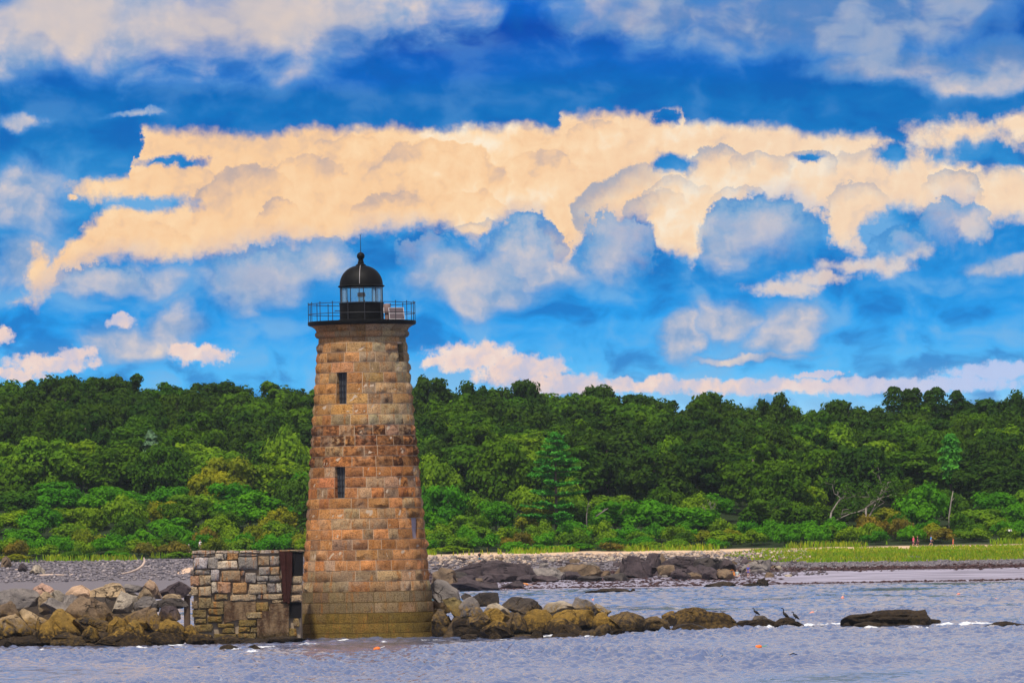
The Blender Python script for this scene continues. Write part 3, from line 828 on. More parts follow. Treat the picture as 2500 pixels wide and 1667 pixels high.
    for k in range(n_post):
        a = 2 * PI * (k + 0.25) / n_post
        p = (rr * math.sin(a), -rr * math.cos(a))
        mb = MB().tube([(p[0], p[1], zd1 - 0.02), (p[0], p[1], zt + 0.05)], 0.024, 6).tube([(p[0], p[1], zt + 0.045), (p[0], p[1], zt + 0.085), (p[0], p[1], zt + 0.10)], [0.035, 0.035, 0.01], 6)
        link('railing_post', mb.mesh('railing_post', M['iron']), None, TOWER)
    for z in (zt, zd1 + (zt - zd1) * 0.42):
        pts = [(rr * math.sin(2 * PI * i / 80), -rr * math.cos(2 * PI * i / 80), z) for i in range(81)]
        link('rail', MB().tube(pts, 0.021, 6, False).mesh('rail', M['iron'], True), None, TOWER)
    # lantern room: ten sided
    zl0, zl1, zl2 = zd1, q(739.5), q(701.5)
    rl = hw(53.8)
    ang = [R(7 + 36 * k) for k in range(10)]
    def ngon(prof):
        P = np.zeros((10, len(prof), 3))
        for i, a in enumerate(ang):
            for j, (rr_, z) in enumerate(prof): P[i, j] = (rr_ * math.sin(a), -rr_ * math.cos(a), z)
        return MB().grid(P, True)
    link('lantern_wall', MB().lathe([(rl + 0.10, zl0), (rl + 0.10, zl0 + 0.10), (rl, zl0 + 0.13), (rl, zl1 - 0.06), (rl + 0.03, zl1 - 0.05), (rl + 0.03, zl1), (rl - 0.12, zl1), (rl - 0.12, zl1 - 0.4), (0.02, zl1 - 0.4)], 60).mesh('lantern_wall', M['black'], True, 30), None, TOWER)
    for a in ang:
        p = Vector((rl - 0.03) * np.array((math.sin(a), -math.cos(a), 0)))
        link('mullion', MB().tube([(p.x, p.y, zl1 - 0.02), (p.x, p.y, zl2 + 0.05)], 0.028, 6).mesh('mullion', M['iron']), None, TOWER)
    for i, a in enumerate(ang):
        b = ang[(i + 1) % 10]
        p0 = (rl - 0.04) * np.array((math.sin(a), -math.cos(a), 0)); p1 = (rl - 0.04) * np.array((math.sin(b), -math.cos(b), 0))
        v = [(*p0[:2], zl1 - 0.01), (*p1[:2], zl1 - 0.01), (*p1[:2], zl2 + 0.03), (*p0[:2], zl2 + 0.03)]
        link('lantern_pane', mesh('lantern_pane', v, [(0, 1, 2, 3)], M['glass']), None, TOWER)
    zb, ztop = q(698.5), q(647.5)
    rd = hw(53.0)
    dome = [(rl - 0.1, zl2), (rl + 0.02, zl2), (hw(56.5), zb - 0.03), (hw(57.5), zb), (hw(56), zb + 0.035), (rd, zb + 0.06)]
    for i in range(1, 15):
        t_ = i / 14 * R(84)
        dome.append((rd * math.cos(t_) ** 0.92, zb + 0.06 + (ztop - zb - 0.06) * math.sin(t_)))
    dome += [(0.02, ztop)]
    d_ = link('dome', MB().lathe(dome, 64).mesh('dome', M['black'], True, 28), None, TOWER)
    link('ceiling', MB().lathe([(rl - 0.1, zl2), (0.02, zl2 + 0.25)], 40).mesh('ceiling', M['dark'], True), None, d_)
    # seams and a ladder rib on the dome
    rb = MB(); a = R(-3)
    pts = [(hw(53.6) * math.cos(t_) ** 0.92 * math.sin(a), -hw(53.6) * math.cos(t_) ** 0.92 * math.cos(a), zb + 0.06 + (ztop - zb - 0.05) * math.sin(t_)) for t_ in np.linspace(R(2), R(82), 12)]
    rb.tube(pts, 0.014, 5)
    link('conductor', rb.mesh('conductor', M['alu']), None, d_)
    zc = q(625.2)
    fin = [(hw(12.5), ztop - 0.06), (hw(12.5), ztop + 0.02), (hw(10), ztop + 0.06), (hw(7.8), ztop + 0.10), (hw(7.6), ztop + 0.20), (hw(6.3), ztop + 0.23), (hw(6.3), zc - 0.20)]
    for t_ in np.linspace(-62, 90, 12): fin.append((max(0.012, 0.235 * math.cos(R(t_))), zc + 0.235 * math.sin(R(t_))))
    link('ball_finial', MB().lathe(fin, 32).mesh('finial', M['black'], True, 40), None, TOWER)
    zr = q(571)
    rod = MB().tube([(0, 0, zc + 0.2), (0, 0, zc + 0.7), (0, 0, zr - 0.12)], [0.028, 0.02, 0.014], 6)
    for sx in (-1, 0, 1): rod.tube([(0, 0, zr - 0.14), (sx * 0.07, 0, zr + 0.02)], [0.010, 0.004], 5)
    link('lightning_rod', rod.mesh('lightning_rod', M['iron']), None, TOWER)
    # bracket beside the lantern
    link('bracket', MB().box((-rl - 0.13, 0.1, zl0 + 0.66), (0.34, 0.06, 0.05)).mesh('bracket', M['iron']), None, TOWER)
    return zd1, zl1, rl
ZD, ZL, RL = build_tower()

def gallery_gear():
    hw = lambda p: p * TS
    bx = empty('beacon_lamp', (TX, TY, ZL - 0.4), 0, 'small grey beacon lamp on a clear lens inside the glass lantern room', 'lamp')
    link('stand', MB().tube([(0, 0, 0), (0, 0, 0.42)], 0.09, 10).tube([(0, 0, 0.40), (0, 0, 0.45)], 0.20, 14).mesh('stand', M['iron']), None, bx)
    link('lens', MB().lathe([(0.17, 0.45), (0.19, 0.55), (0.19, 0.68), (0.17, 0.76)], 20).mesh('lens', M['glass'], True), None, bx)
    link('lamp_cap', MB().lathe([(0.01, 0.76), (0.20, 0.76), (0.24, 0.80), (0.23, 0.98), (0.20, 1.02), (0.01, 1.03)], 20).mesh('cap', M['tan'], True, 35), None, bx)
    # solar panel leaning outward
    o = empty('solar_panel', (TX + hw(86), TY - 1.55, ZD), R(12), 'dark tilted solar panel with light frame on the right of the gallery', 'solar panel')
    Mx = Matrix.Rotation(R(-24), 3, 'X')
    cz = 0.38
    link('panel_face', MB().box((0, 0, cz), (0.86, 0.035, 0.72), Mx).mesh('panel', M['panel']), None, o)
    fr = MB()
    for sx in (-1, 1): fr.box(Mx @ Vector((sx * 0.445, 0, 0)) + Vector((0, 0, cz)), (0.03, 0.05, 0.78), Mx)
    for sz in (-1, 0, 1): fr.box(Mx @ Vector((0, -0.004, sz * 0.372)) + Vector((0, 0, cz)), (0.86, 0.048, 0.026), Mx)
    link('panel_frame', fr.mesh('frame', M['alu']), None, o)
    lg = MB()
    for sx in (-0.35, 0.35): lg.tube([(sx, 0.12, cz + 0.25), (sx, 0.36, 0.0)], 0.018, 6).tube([(sx, -0.1, cz - 0.3), (sx, -0.1, 0.0)], 0.018, 6)
    link('strut', lg.mesh('strut', M['alu']), None, o)
    # fog signal drum
    o = empty('fog_signal', (TX + hw(62), TY - 0.55, ZD), 0, 'stubby tan fog signal drum standing between the lantern and the solar panel', 'fog signal')
    link('drum', MB().lathe([(0.01, 0.0), (0.13, 0.0), (0.13, 0.42), (0.15, 0.44), (0.20, 0.46), (0.215, 0.62), (0.215, 0.92), (0.18, 1.0), (0.01, 1.02)], 24).mesh('drum', M['tan'], True, 30), None, o)
    link('bracket', MB().box((-0.16, -0.1, 0.62), (0.10, 0.10, 0.34)).mesh('bracket', M['alu']), None, o)
gallery_gear()

# ------------------------------------------------------------------ rocks
TINTS = {'tan': (0.46, 0.35, 0.22), 'peach': (0.54, 0.38, 0.26), 'grey': (0.235, 0.215, 0.205), 'light': (0.42, 0.37, 0.30), 'dark': (0.070, 0.060, 0.056), 'brown': (0.20, 0.145, 0.095),
         'ochre': (0.33, 0.215, 0.055), 'purple': (0.078, 0.060, 0.068), 'pink': (0.46, 0.30, 0.235), 'black': (0.026, 0.019, 0.015), 'olive': (0.22, 0.175, 0.075)}
_ico = {}
def ico(sub):
    if sub not in _ico:
        bm = bmesh.new(); bmesh.ops.create_icosphere(bm, subdivisions=sub, radius=1.0)
        _ico[sub] = (np.array([v.co[:] for v in bm.verts]), [tuple(v.index for v in f.verts) for f in bm.faces]); bm.free()
    return _ico[sub]
def rock_mesh(dims, seed, poly=None, sub=4, rough=0.03, cuts=12, lumpy=0.0):
    """a stone bounded by split planes; poly: convex outline (x 0..1, z 0..1) seen from the front"""
    r = np.random.default_rng(seed)
    V0, F0 = ico(sub)
    V = V0 * 1.9
    pl = []
    if poly is None:
        n = r.integers(5, 8); a = np.sort(r.uniform(0, 2 * PI, n) * 0.25 + np.arange(n) * 2 * PI / n * 0.75 + r.uniform(0, 6))
        for x in a: pl.append((np.array((math.cos(x), r.normal(0, 0.22), math.sin(x))), r.uniform(0.66, 0.95)))
    else:
        p = np.array(poly, float) * 2 - 1; c = p.mean(0)
        for i in range(len(p)):
            a, b = p[i], p[(i + 1) % len(p)]; e = b - a; nn = np.array((e[1], -e[0]))
            if np.dot(nn, (a + b) / 2 - c) < 0: nn = -nn
            nn /= np.linalg.norm(nn) + 1e-9
            ty = r.normal(-0.12, 0.20)
            n3 = np.array((nn[0], ty, nn[1]))
            pl.append((n3, float(np.dot(nn, a))))
    for k in range(cuts):
        a = r.uniform(0, 2 * PI); el = r.uniform(-0.5, 0.9)
        n3 = np.array((math.cos(a) * 0.75, math.sin(a), el)); pl.append((n3, r.uniform(0.72, 1.0)))
    pl.append((np.array((0, -1, 0.25)), 0.85)); pl.append((np.array((0, 1, 0.1)), 0.95)); pl.append((np.array((0.0, 0, -1)), 1.0))
    for it in range(6):
        for n3, d in pl:
            l = np.linalg.norm(n3); q = n3 / l; dd = d if poly is not None else d
            V = V - np.maximum(0, V @ q - dd)[:, None] * q
    mn, mxx = V.min(0), V.max(0)
    V = (V - (mn + mxx) / 2) / (mxx - mn)
    V = V * np.array(dims)
    s = min(dims)
    V = V + (value_noise(V * 5.0 / s, seed) * rough * s)[:, None] * V0 + (value_noise(V * 14.0 / s, seed + 1) * rough * 0.45 * s)[:, None] * V0
    if True:      # fractured faces
        cdir = r.normal(size=(46, 3)); cdir /= np.linalg.norm(cdir, axis=1, keepdims=True)
        near = np.argmax(V0 @ cdir.T + 0.12 * np.stack([value_noise(V0 * 4, seed + 60 + q) for q in range(2)], 1).mean(1, keepdims=True), axis=1)
        off = r.normal(0, 0.030 if not lumpy else 0.06, 46) * s
        V = V + off[near][:, None] * cdir[near]
    if lumpy: lumpy *= 1.35; V = V + (value_noise(V * 2.2 / s, seed + 2) * lumpy * s)[:, None] * V0 + (value_noise(V * 26.0 / s, seed + 3) * lumpy * 0.25 * s)[:, None] * V0
    return V, F0

def add_rock(name, c, dims, tint, seed, label, cat='rock', poly=None, sub=4, rough=0.03, lumpy=0.0, algae=1.0, group=None, parent=None, mat='rock', cuts=9):
    V, F0 = rock_mesh(dims, seed, poly, sub, rough, cuts, lumpy)
    me = mesh(name, V, F0, M[mat], True, 24 if not lumpy else 45)
    t_ = np.array(TINTS[tint]) * np.random.default_rng(seed).uniform(0.85, 1.12)
    cattr(me, 'tint', t_); fattr(me, 'algae', np.full(len(V), algae if tint not in ('black', 'dark') else min(algae, {'black': 0.07 if algae == 1.0 else algae, 'dark': 0.55}[tint])))
    o = link(name, me, None, parent); o.location = Vector([float(a) for a in c])
    if label: prop(o, label, cat, group)
    return o

def px_rock(zx, zy, sc, box, Y, tint, seed, label, poly=None, dep=None, grow=1.08, **kw):
    """box in pixels of an enlarged crop with origin (zx, zy) and scale sc"""
    x0, y0, x1, y1 = box
    x0, x1 = zx + x0 / sc, zx + x1 / sc; y0, y1 = zy + y0 / sc, zy + y1 / sc
    c = at((x0 + x1) / 2, (y0 + y1) / 2, Y)
    w, h = (x1 - x0) * Y / F_PX * grow, (y1 - y0) * Y / F_PX * grow
    d = dep if dep else max(0.55 * w, 0.8 * h)
    d = min(d, 4.0)
    return add_rock('boulder', c + np.array((0, d * 0.32, 0)), (w, d, h), tint, seed, label, poly=poly, **kw)

PEAK = [(0, .1), (.1, .55), (.45, 1), (.8, .75), (1, .2), (.7, 0), (.2, 0)]
TRAP = [(0, 0), (.22, .85), (.45, 1), (.7, .95), (1, .05), (.6, 0)]
SLAB = [(0, .25), (.05, .75), (.35, 1), (.85, .9), (1, .5), (.92, .1), (.4, 0)]
WEDGE = [(0, .75), (.2, 1), (1, .3), (.95, .0), (.5, .05)]
RAMP = [(0, 0), (.1, .5), (.55, .85), (.9, 1), (1, .5), (.95, 0)]
BLOCK = [(.02, .1), (0, .8), (.3, 1), (.95, .92), (1, .15), (.7, 0)]
DOME = [(0, .05), (.08, .5), (.3, .88), (.6, 1), (.88, .6), (1, .05)]
LTRI = [(0, .3), (.1, .95), (.35, 1), (1, .12), (.85, 0), (.2, .02)]
LONG = [(0, .05), (.05, .55), (.12, .72), (.3, .85), (.75, 1), (.9, .92), (1, .3), (1, 0)]

def shore_rocks():
    Z4 = (0, 1300, 4.9)
    L = [  # box, height layer offset, tint, outline, label
        ((-60, 670, 450, 890), 1.8, 'grey', SLAB, 'long grey boulder with pinkish top at the far left end of the breakwater'),
        ((370, 610, 665, 770), 2.4, 'pink', PEAK, 'pinkish pointed boulder on the crest beside the long grey slab'),
        ((600, 690, 800, 830), 2.0, 'light', BLOCK, 'small pale block on the crest between pink and peach boulders'),
        ((455, 715, 650, 970), 1.6, 'tan', BLOCK, 'upright tan block under the pinkish pointed boulder'),
        ((780, 625, 1110, 815), 2.2, 'peach', DOME, 'rounded peach boulder on top of the breakwater'),
        ((740, 740, 920, 910), 1.6, 'grey', BLOCK, 'grey block tucked under the rounded peach boulder'),
        ((1010, 612, 1490, 800), 2.4, 'tan', RAMP, 'long speckled tan slab on the breakwater crest'),
        ((480, 790, 860, 990), 1.2, 'grey', WEDGE, 'grey slab sloping down to the right below the tan block'),
        ((800, 775, 1260, 1060), 1.0, 'brown', TRAP, 'big grey brown trapezoid boulder in the middle of the breakwater'),
        ((1150, 835, 1410, 1070), 1.1, 'brown', LTRI, 'brown wedge boulder leaning on the big trapezoid one'),
        ((1330, 700, 1630, 950), 1.6, 'light', [(0, .1), (.35, 1), (1, .75), (.82, .05), (.4, 0)], 'pale grey block with a flat face tilted to the left'),
        ((1580, 770, 1890, 960), 1.5, 'grey', BLOCK, 'dark grey square block beside the pale tilted block'),
        ((1640, 660, 1820, 790), 2.1, 'tan', PEAK, 'small tan boulder below the pointed crest boulder'),
        ((1715, 565, 1915, 780), 2.5, 'peach', [(0, .6), (.5, 1), (.85, .75), (1, .1), (.6, 0)], 'tall tan pointed boulder, highest on the breakwater crest'),
        ((1890, 590, 2270, 770), 4.2, 'purple', [(0, .25), (.3, .6), (.75, 1), (1, .6), (1, .1), (.4, 0)], 'long dark purple boulder behind the crest near the stone pier'),
        ((1470, 615, 1730, 710), 4.0, 'grey', SLAB, 'low grey boulder just behind the breakwater crest'),
        ((1950, 730, 2170, 830), 2.0, 'tan', DOME, 'flat tan stone close to the pier corner'),
        ((1860, 780, 2240, 900), 1.6, 'dark', BLOCK, 'dark flat boulder under the stone near the pier corner'),
        ((1390, 890, 1780, 1150), 0.7, 'brown', RAMP, 'broad brown boulder on the lower breakwater slope'),
        ((1710, 910, 1930, 1170), 0.8, 'brown', TRAP, 'upright brown boulder on the lower slope near the rusty post'),
        ((1910, 875, 2140, 1060), 1.1, 'purple', BLOCK, 'reddish brown square block beside the rusty post'),
        ((-40, 825, 235, 1050), 1.0, 'brown', DOME, 'brown boulder with orange foot at the picture edge'),
        ((-120, 985, 375, 1330), 0.2, 'tan', DOME, 'big smooth tan boulder in the lower corner by the water'),
        ((230, 915, 555, 1140), 0.7, 'tan', [(0, .6), (.2, 1), (.5, .75), (1, .4), (.85, .05), (.4, 0)], 'angular tan boulder above the big smooth corner boulder'),
        ((565, 925, 970, 1250), 0.4, 'ochre', LTRI, 'large ochre triangular boulder sloping to the right'),
        ((425, 1055, 670, 1350), 0.1, 'ochre', DOME, 'ochre weedy boulder at the waterline under the triangular one'),
        ((845, 1000, 1280, 1175), 0.5, 'dark', [(0, .8), (.3, 1), (1, .6), (.85, 0), (.3, .05)], 'dark wedge boulder below the big trapezoid'),
        ((1250, 995, 1550, 1200), 0.4, 'ochre', PEAK, 'pointed ochre boulder low on the breakwater'),
        ((1140, 1140, 1730, 1360), -0.1, 'ochre', [(0, .2), (.25, .75), (.6, 1), (.9, .6), (1, .15), (.5, 0)], 'broad bright ochre boulder awash at the waterline'),
        ((1000, 1105, 1190, 1310), 0.1, 'olive', PEAK, 'small dark and ochre boulder left of the broad bright one'),
        ((1490, 1050, 1730, 1240), 0.3, 'olive', DOME, 'weedy boulder behind the broad ochre one'),
        ((1910, 1045, 2210, 1270), 0.2, 'ochre', BLOCK, 'ochre block at the foot of the rusty post'),
        ((610, 1195, 1020, 1370), -0.1, 'dark', SLAB, 'dark wet boulder at the waterline under the triangular ochre one'),
        ((-60, 1225, 470, 1390), -0.2, 'black', SLAB, 'black wet ledge at the waterline in the lower corner'),
        ((1690, 1195, 2220, 1360), -0.1, 'olive', SLAB, 'dark olive ledge at the waterline below the pier corner'),
        ((2170, 1105, 2400, 1270), 0.3, 'brown', DOME, 'brown boulder in front of the pier corner'),
        ((860, 770, 1310, 880), 2.2, 'dark', SLAB, 'dark slab behind the big trapezoid boulder'),
        ((2220, 1210, 2560, 1370), 0.0, 'olive', SLAB, 'low weedy ledge in front of the pier'),
        ((2500, 1230, 2900, 1385), 0.4, 'olive', SLAB, 'second weedy ledge along the pier foot'),
        ((2880, 1260, 3200, 1380), 0.8, 'black', SLAB, 'black low ledge in front of the pier concrete'),
        ((3140, 1240, 3650, 1310), 1.5, 'black', SLAB, 'black wet rock at the foot of the tower where the wave breaks'),
    ]
    for i, (b, dy, tint, poly, lab) in enumerate(L):
        px_rock(*Z4, b, 374.5 + dy * 1.5, tint, 100 + i, lab, poly)
    # rocks on the other side of the tower
    Z6 = (1040, 1300, 4.704)
    Rk = [
        ((10, 545, 375, 785), 9.0, 'grey', [(0, .5), (.05, 1), (.5, .85), (.95, .5), (1, .1), (.4, 0)], 'large flat topped grey slab against the right side of the tower', {}),
        ((205, 755, 490, 1020), 6.5, 'olive', [(0, .9), (.5, 1), (.75, .6), (1, .15), (.65, 0), (.3, .35)], 'steep greenish slab leaning beside the tower', {}),
        ((385, 745, 680, 970), 2.6, 'grey', TRAP, 'grey triangular block behind the steep greenish slab', {}),
        ((405, 695, 525, 765), 4.0, 'dark', PEAK, 'small dark pointed stone on the crest right of the tower', {}),
        ((535, 685, 830, 840), 3.6, 'dark', BLOCK, 'dark square boulder with pale edge on the crest', {}),
        ((880, 735, 1335, 920), 3.0, 'dark', [(0, .4), (.32, 1), (.7, .85), (.88, .6), (1, .15), (.5, 0)], 'large dark boulder with two peaks on the crest', {}),
        ((670, 815, 960, 935), 2.4, 'light', DOME, 'pale low boulder before the dark square one', {}),
        ((650, 875, 960, 1030), 1.8, 'ochre', SLAB, 'ochre slab under the pale low boulder', {}),
        ((480, 945, 760, 1090), 1.4, 'dark', SLAB, 'weedy dark ledge near the steep slab', {}),
        ((630, 1005, 1000, 1215), 0.7, 'ochre', PEAK, 'big ochre boulder in front with sloping right side', {}),
        ((725, 1150, 870, 1240), 0.1, 'ochre', DOME, 'small rounded ochre stone at the waterline', {}),
        ((950, 915, 1160, 1150), 1.2, 'dark', BLOCK, 'dark ochre block between two large weedy boulders', {}),
        ((1110, 885, 1490, 1160), 1.3, 'ochre', BLOCK, 'large pale ochre boulder with vertical streaks', {}),
        ((1330, 785, 1710, 925), 2.6, 'light', DOME, 'light tan flat boulder on top of the reef', {}),
        ((1685, 755, 2020, 970), 2.4, 'grey', [(0, .6), (.1, 1), (.45, .9), (.8, .5), (1, .1), (.4, 0)], 'grey slab crowning the middle of the reef', {}),
        ((1890, 815, 2120, 950), 2.4, 'light', WEDGE, 'pale slab sloping to the right at the reef crest', {}),
        ((1470, 895, 1960, 1110), 1.4, 'ochre', SLAB, 'long ochre boulder under the crowning grey slab', {}),
        ((1390, 995, 1780, 1190), 0.5, 'ochre', [(0, .3), (.15, .95), (.4, 1), (1, .3), (.9, 0), (.3, 0)], 'big weedy ochre boulder at the waterline in the middle of the reef', {}),
        ((1900, 915, 2270, 1160), 0.9, 'ochre', LTRI, 'ochre slab slanting down to the water on the right', {}),
        ((1880, 1045, 2140, 1210), 0.2, 'dark', DOME, 'dark rounded boulder before the slanting ochre slab', {}),
        ((2100, 915, 2400, 1130), 1.6, 'dark', DOME, 'dark weedy boulder at the end of the boulder heap', {}),
        ((1440, 1150, 1710, 1225), -0.2, 'black', SLAB, 'low black rock awash before the big weedy boulder', {}),
        ((1190, 1130, 1360, 1235), 0.0, 'black', DOME, 'small black rock at the waterline between ochre boulders', {}),
        ((310, 975, 660, 1220), 4.0, 'black', BLOCK, 'black rock painting the shade of the hole beside the steep slab', {}),  # solid black rock put in for the darkness of a hole
        ((110, 995, 270, 1215), 8.5, 'brown', BLOCK, 'rounded brown stone at the foot of the tower', {}),
        ((70, 900, 360, 1230), 6.6, 'dark', BLOCK, 'dark wet rock wedged between the tower foot and the steep slab', {}),
        ((60, 740, 280, 930), 10.5, 'brown', BLOCK, 'brown block behind the tower foot under the flat topped slab', {}),
        ((30, 870, 220, 1020), 9.5, 'tan', BLOCK, 'tan stone touching the tower base', {}),
        ((400, 1165, 580, 1240), 0.0, 'black', SLAB, 'low black rock at the waterline near the tower', {}),
    ]
    for i, (b, dy, tint, poly, lab, kw) in enumerate(Rk):
        px_rock(*Z6, b, 376.5 + dy * 1.7, tint, 200 + i, lab, poly, **kw)
    Z7 = (1500, 1250, 4.238)
    R7 = [
        ((-40, 1035, 350, 1235), 391, 'dark', SLAB, 'long weedy brown rock right of the boulder heap', {}),
        ((220, 1075, 570, 1220), 394, 'dark', DOME, 'low dark rock with ochre patches in the reef', {}),
        ((495, 1025, 640, 1170), 397, 'brown', BLOCK, 'small brown block beside the big humped reef rock', {}),
        ((590, 1005, 1260, 1225), 399, 'black', [(0, .2), (.05, .8), (.25, 1), (.6, .9), (.92, .75), (1, .5), (1, .05), (.5, 0)], 'big humped reef rock with ochre top and dark right end', {'lumpy': .03, 'algae': .45}),
        ((550, 1150, 940, 1250), 393, 'ochre', DOME, 'low ochre rock in front of the big humped one', {}),
        ((1250, 1112, 1680, 1200), 405, 'black', SLAB, 'low black weedy rock with a grey dome on it', {'lumpy': .05}),
        ((1430, 1070, 1590, 1160), 406, 'grey', DOME, 'grey dome shaped stone where one bird perches', {'algae': .3}),
        ((1640, 1098, 1960, 1190), 405, 'black', DOME, 'black weedy rock where two dark birds perch', {'lumpy': .05}),
        ((1980, 1172, 2240, 1205), 405, 'black', SLAB, 'thin black rock barely out of the water', {}),
    ]
    for i, (b, Y, tint, poly, lab, kw) in enumerate(R7):
        px_rock(*Z7, b, Y, tint, 300 + i, lab, poly, **kw)
    Z8 = (2000, 1250, 4.238)
    R8 = [
        ((260, 1015, 1165, 1200), 400, 'black', LONG, 'long dark brown weedy rock standing alone in the sea', {'lumpy': .045, 'sub': 5}),
        ((1120, 1105, 1260, 1150), 402, 'black', SLAB, 'flat black tip at the right end of the lone rock', {}),
        ((345, 1135, 630, 1205), 397, 'black', SLAB, 'low dark shelf in front of the lone rock', {'lumpy': .05}),
        ((235, 1140, 330, 1190), 399, 'black', DOME, 'small black stone at the left end of the lone rock', {}),
        ((1690, 1136, 2260, 1212), 391, 'black', DOME, 'thin dark rock at the right edge of the sea', {'lumpy': .05}),
    ]
    for i, (b, Y, tint, poly, lab, kw) in enumerate(R8):
        px_rock(*Z8, b, Y, tint, 330 + i, lab, poly, **kw)
    # small rocks before the pier
    Z5 = (420, 1300, 5.23)
    px_rock(*Z5, (590, 1425, 850, 1490), 357, 'black', 351, 'flat dark rock awash before the pier', DOME)
    px_rock(*Z5, (950, 1430, 1130, 1525), 353, 'black', 352, 'small black rock with white water around it before the pier', DOME)
    # small black rocks by the far shore
    for i, (b, lab) in enumerate([((1840, 645, 2360, 705), 'long low black rock off the far beach'), ((2350, 655, 2410, 700), 'black end of the low rock off the far beach')]):
        px_rock(*Z6, (b[0], b[1] - 6, b[2], b[3] + 14), 722, 'black', 360 + i, lab, SLAB, lumpy=.06)
    for i, (b, lab) in enumerate([((930, 728, 1250, 772), 'flat black rock at the far waterline'), ((1330, 738, 1590, 762), 'low black shelf at the far waterline'), ((1470, 700, 1590, 762), 'pointed black rock on the far waterline shelf')]):
        px_rock(*Z7, (b[0], b[1] - 8, b[2], b[3] + 6), 786, 'black', 370 + i, lab, DOME, lumpy=.06)
    # bedrock the boulders lie on
    xs = np.linspace(-42, 26, 171); ys = np.linspace(372, 402, 31)
    X, Y = np.meshgrid(xs, ys, indexing='ij')
    left = (1 - sm(X, -22.5, -20)); right = sm(X, -5.0, -3.5) * (1 - sm(X, 1, 9))
    y0 = 379.0 + 3.5 * right
    prof = sm(Y, y0, y0 + 5) * (1 - sm(Y, y0 + 9, y0 + 17))
    n = value_noise(np.stack([X * 1.1, Y * 1.1, X * 0], -1).reshape(-1, 3), 5).reshape(X.shape)
    n2 = value_noise(np.stack([X * 3.1, Y * 3.1, X * 0], -1).reshape(-1, 3), 6).reshape(X.shape)
    Z = -0.7 + prof * (3.5 * left + 2.0 * right) + 0.25 * n * prof + 0.15 * n2 * prof
    Vv = np.stack([X, Y, Z], -1).reshape(-1, 3); nx, ny = X.shape
    i, j = np.meshgrid(np.arange(nx - 1), np.arange(ny - 1), indexing='ij'); a = (i * ny + j).ravel()
    me = mesh('bedrock', Vv, np.stack([a, a + ny, a + ny + 1, a + 1], 1), M['rock'], True)
    cattr(me, 'tint', (0.055, 0.042, 0.034)); fattr(me, 'algae', np.full(len(Vv), 0.25))
    prop(link('bedrock', me), kind='structure')
M['rock'] = M['rock']
shore_rocks()

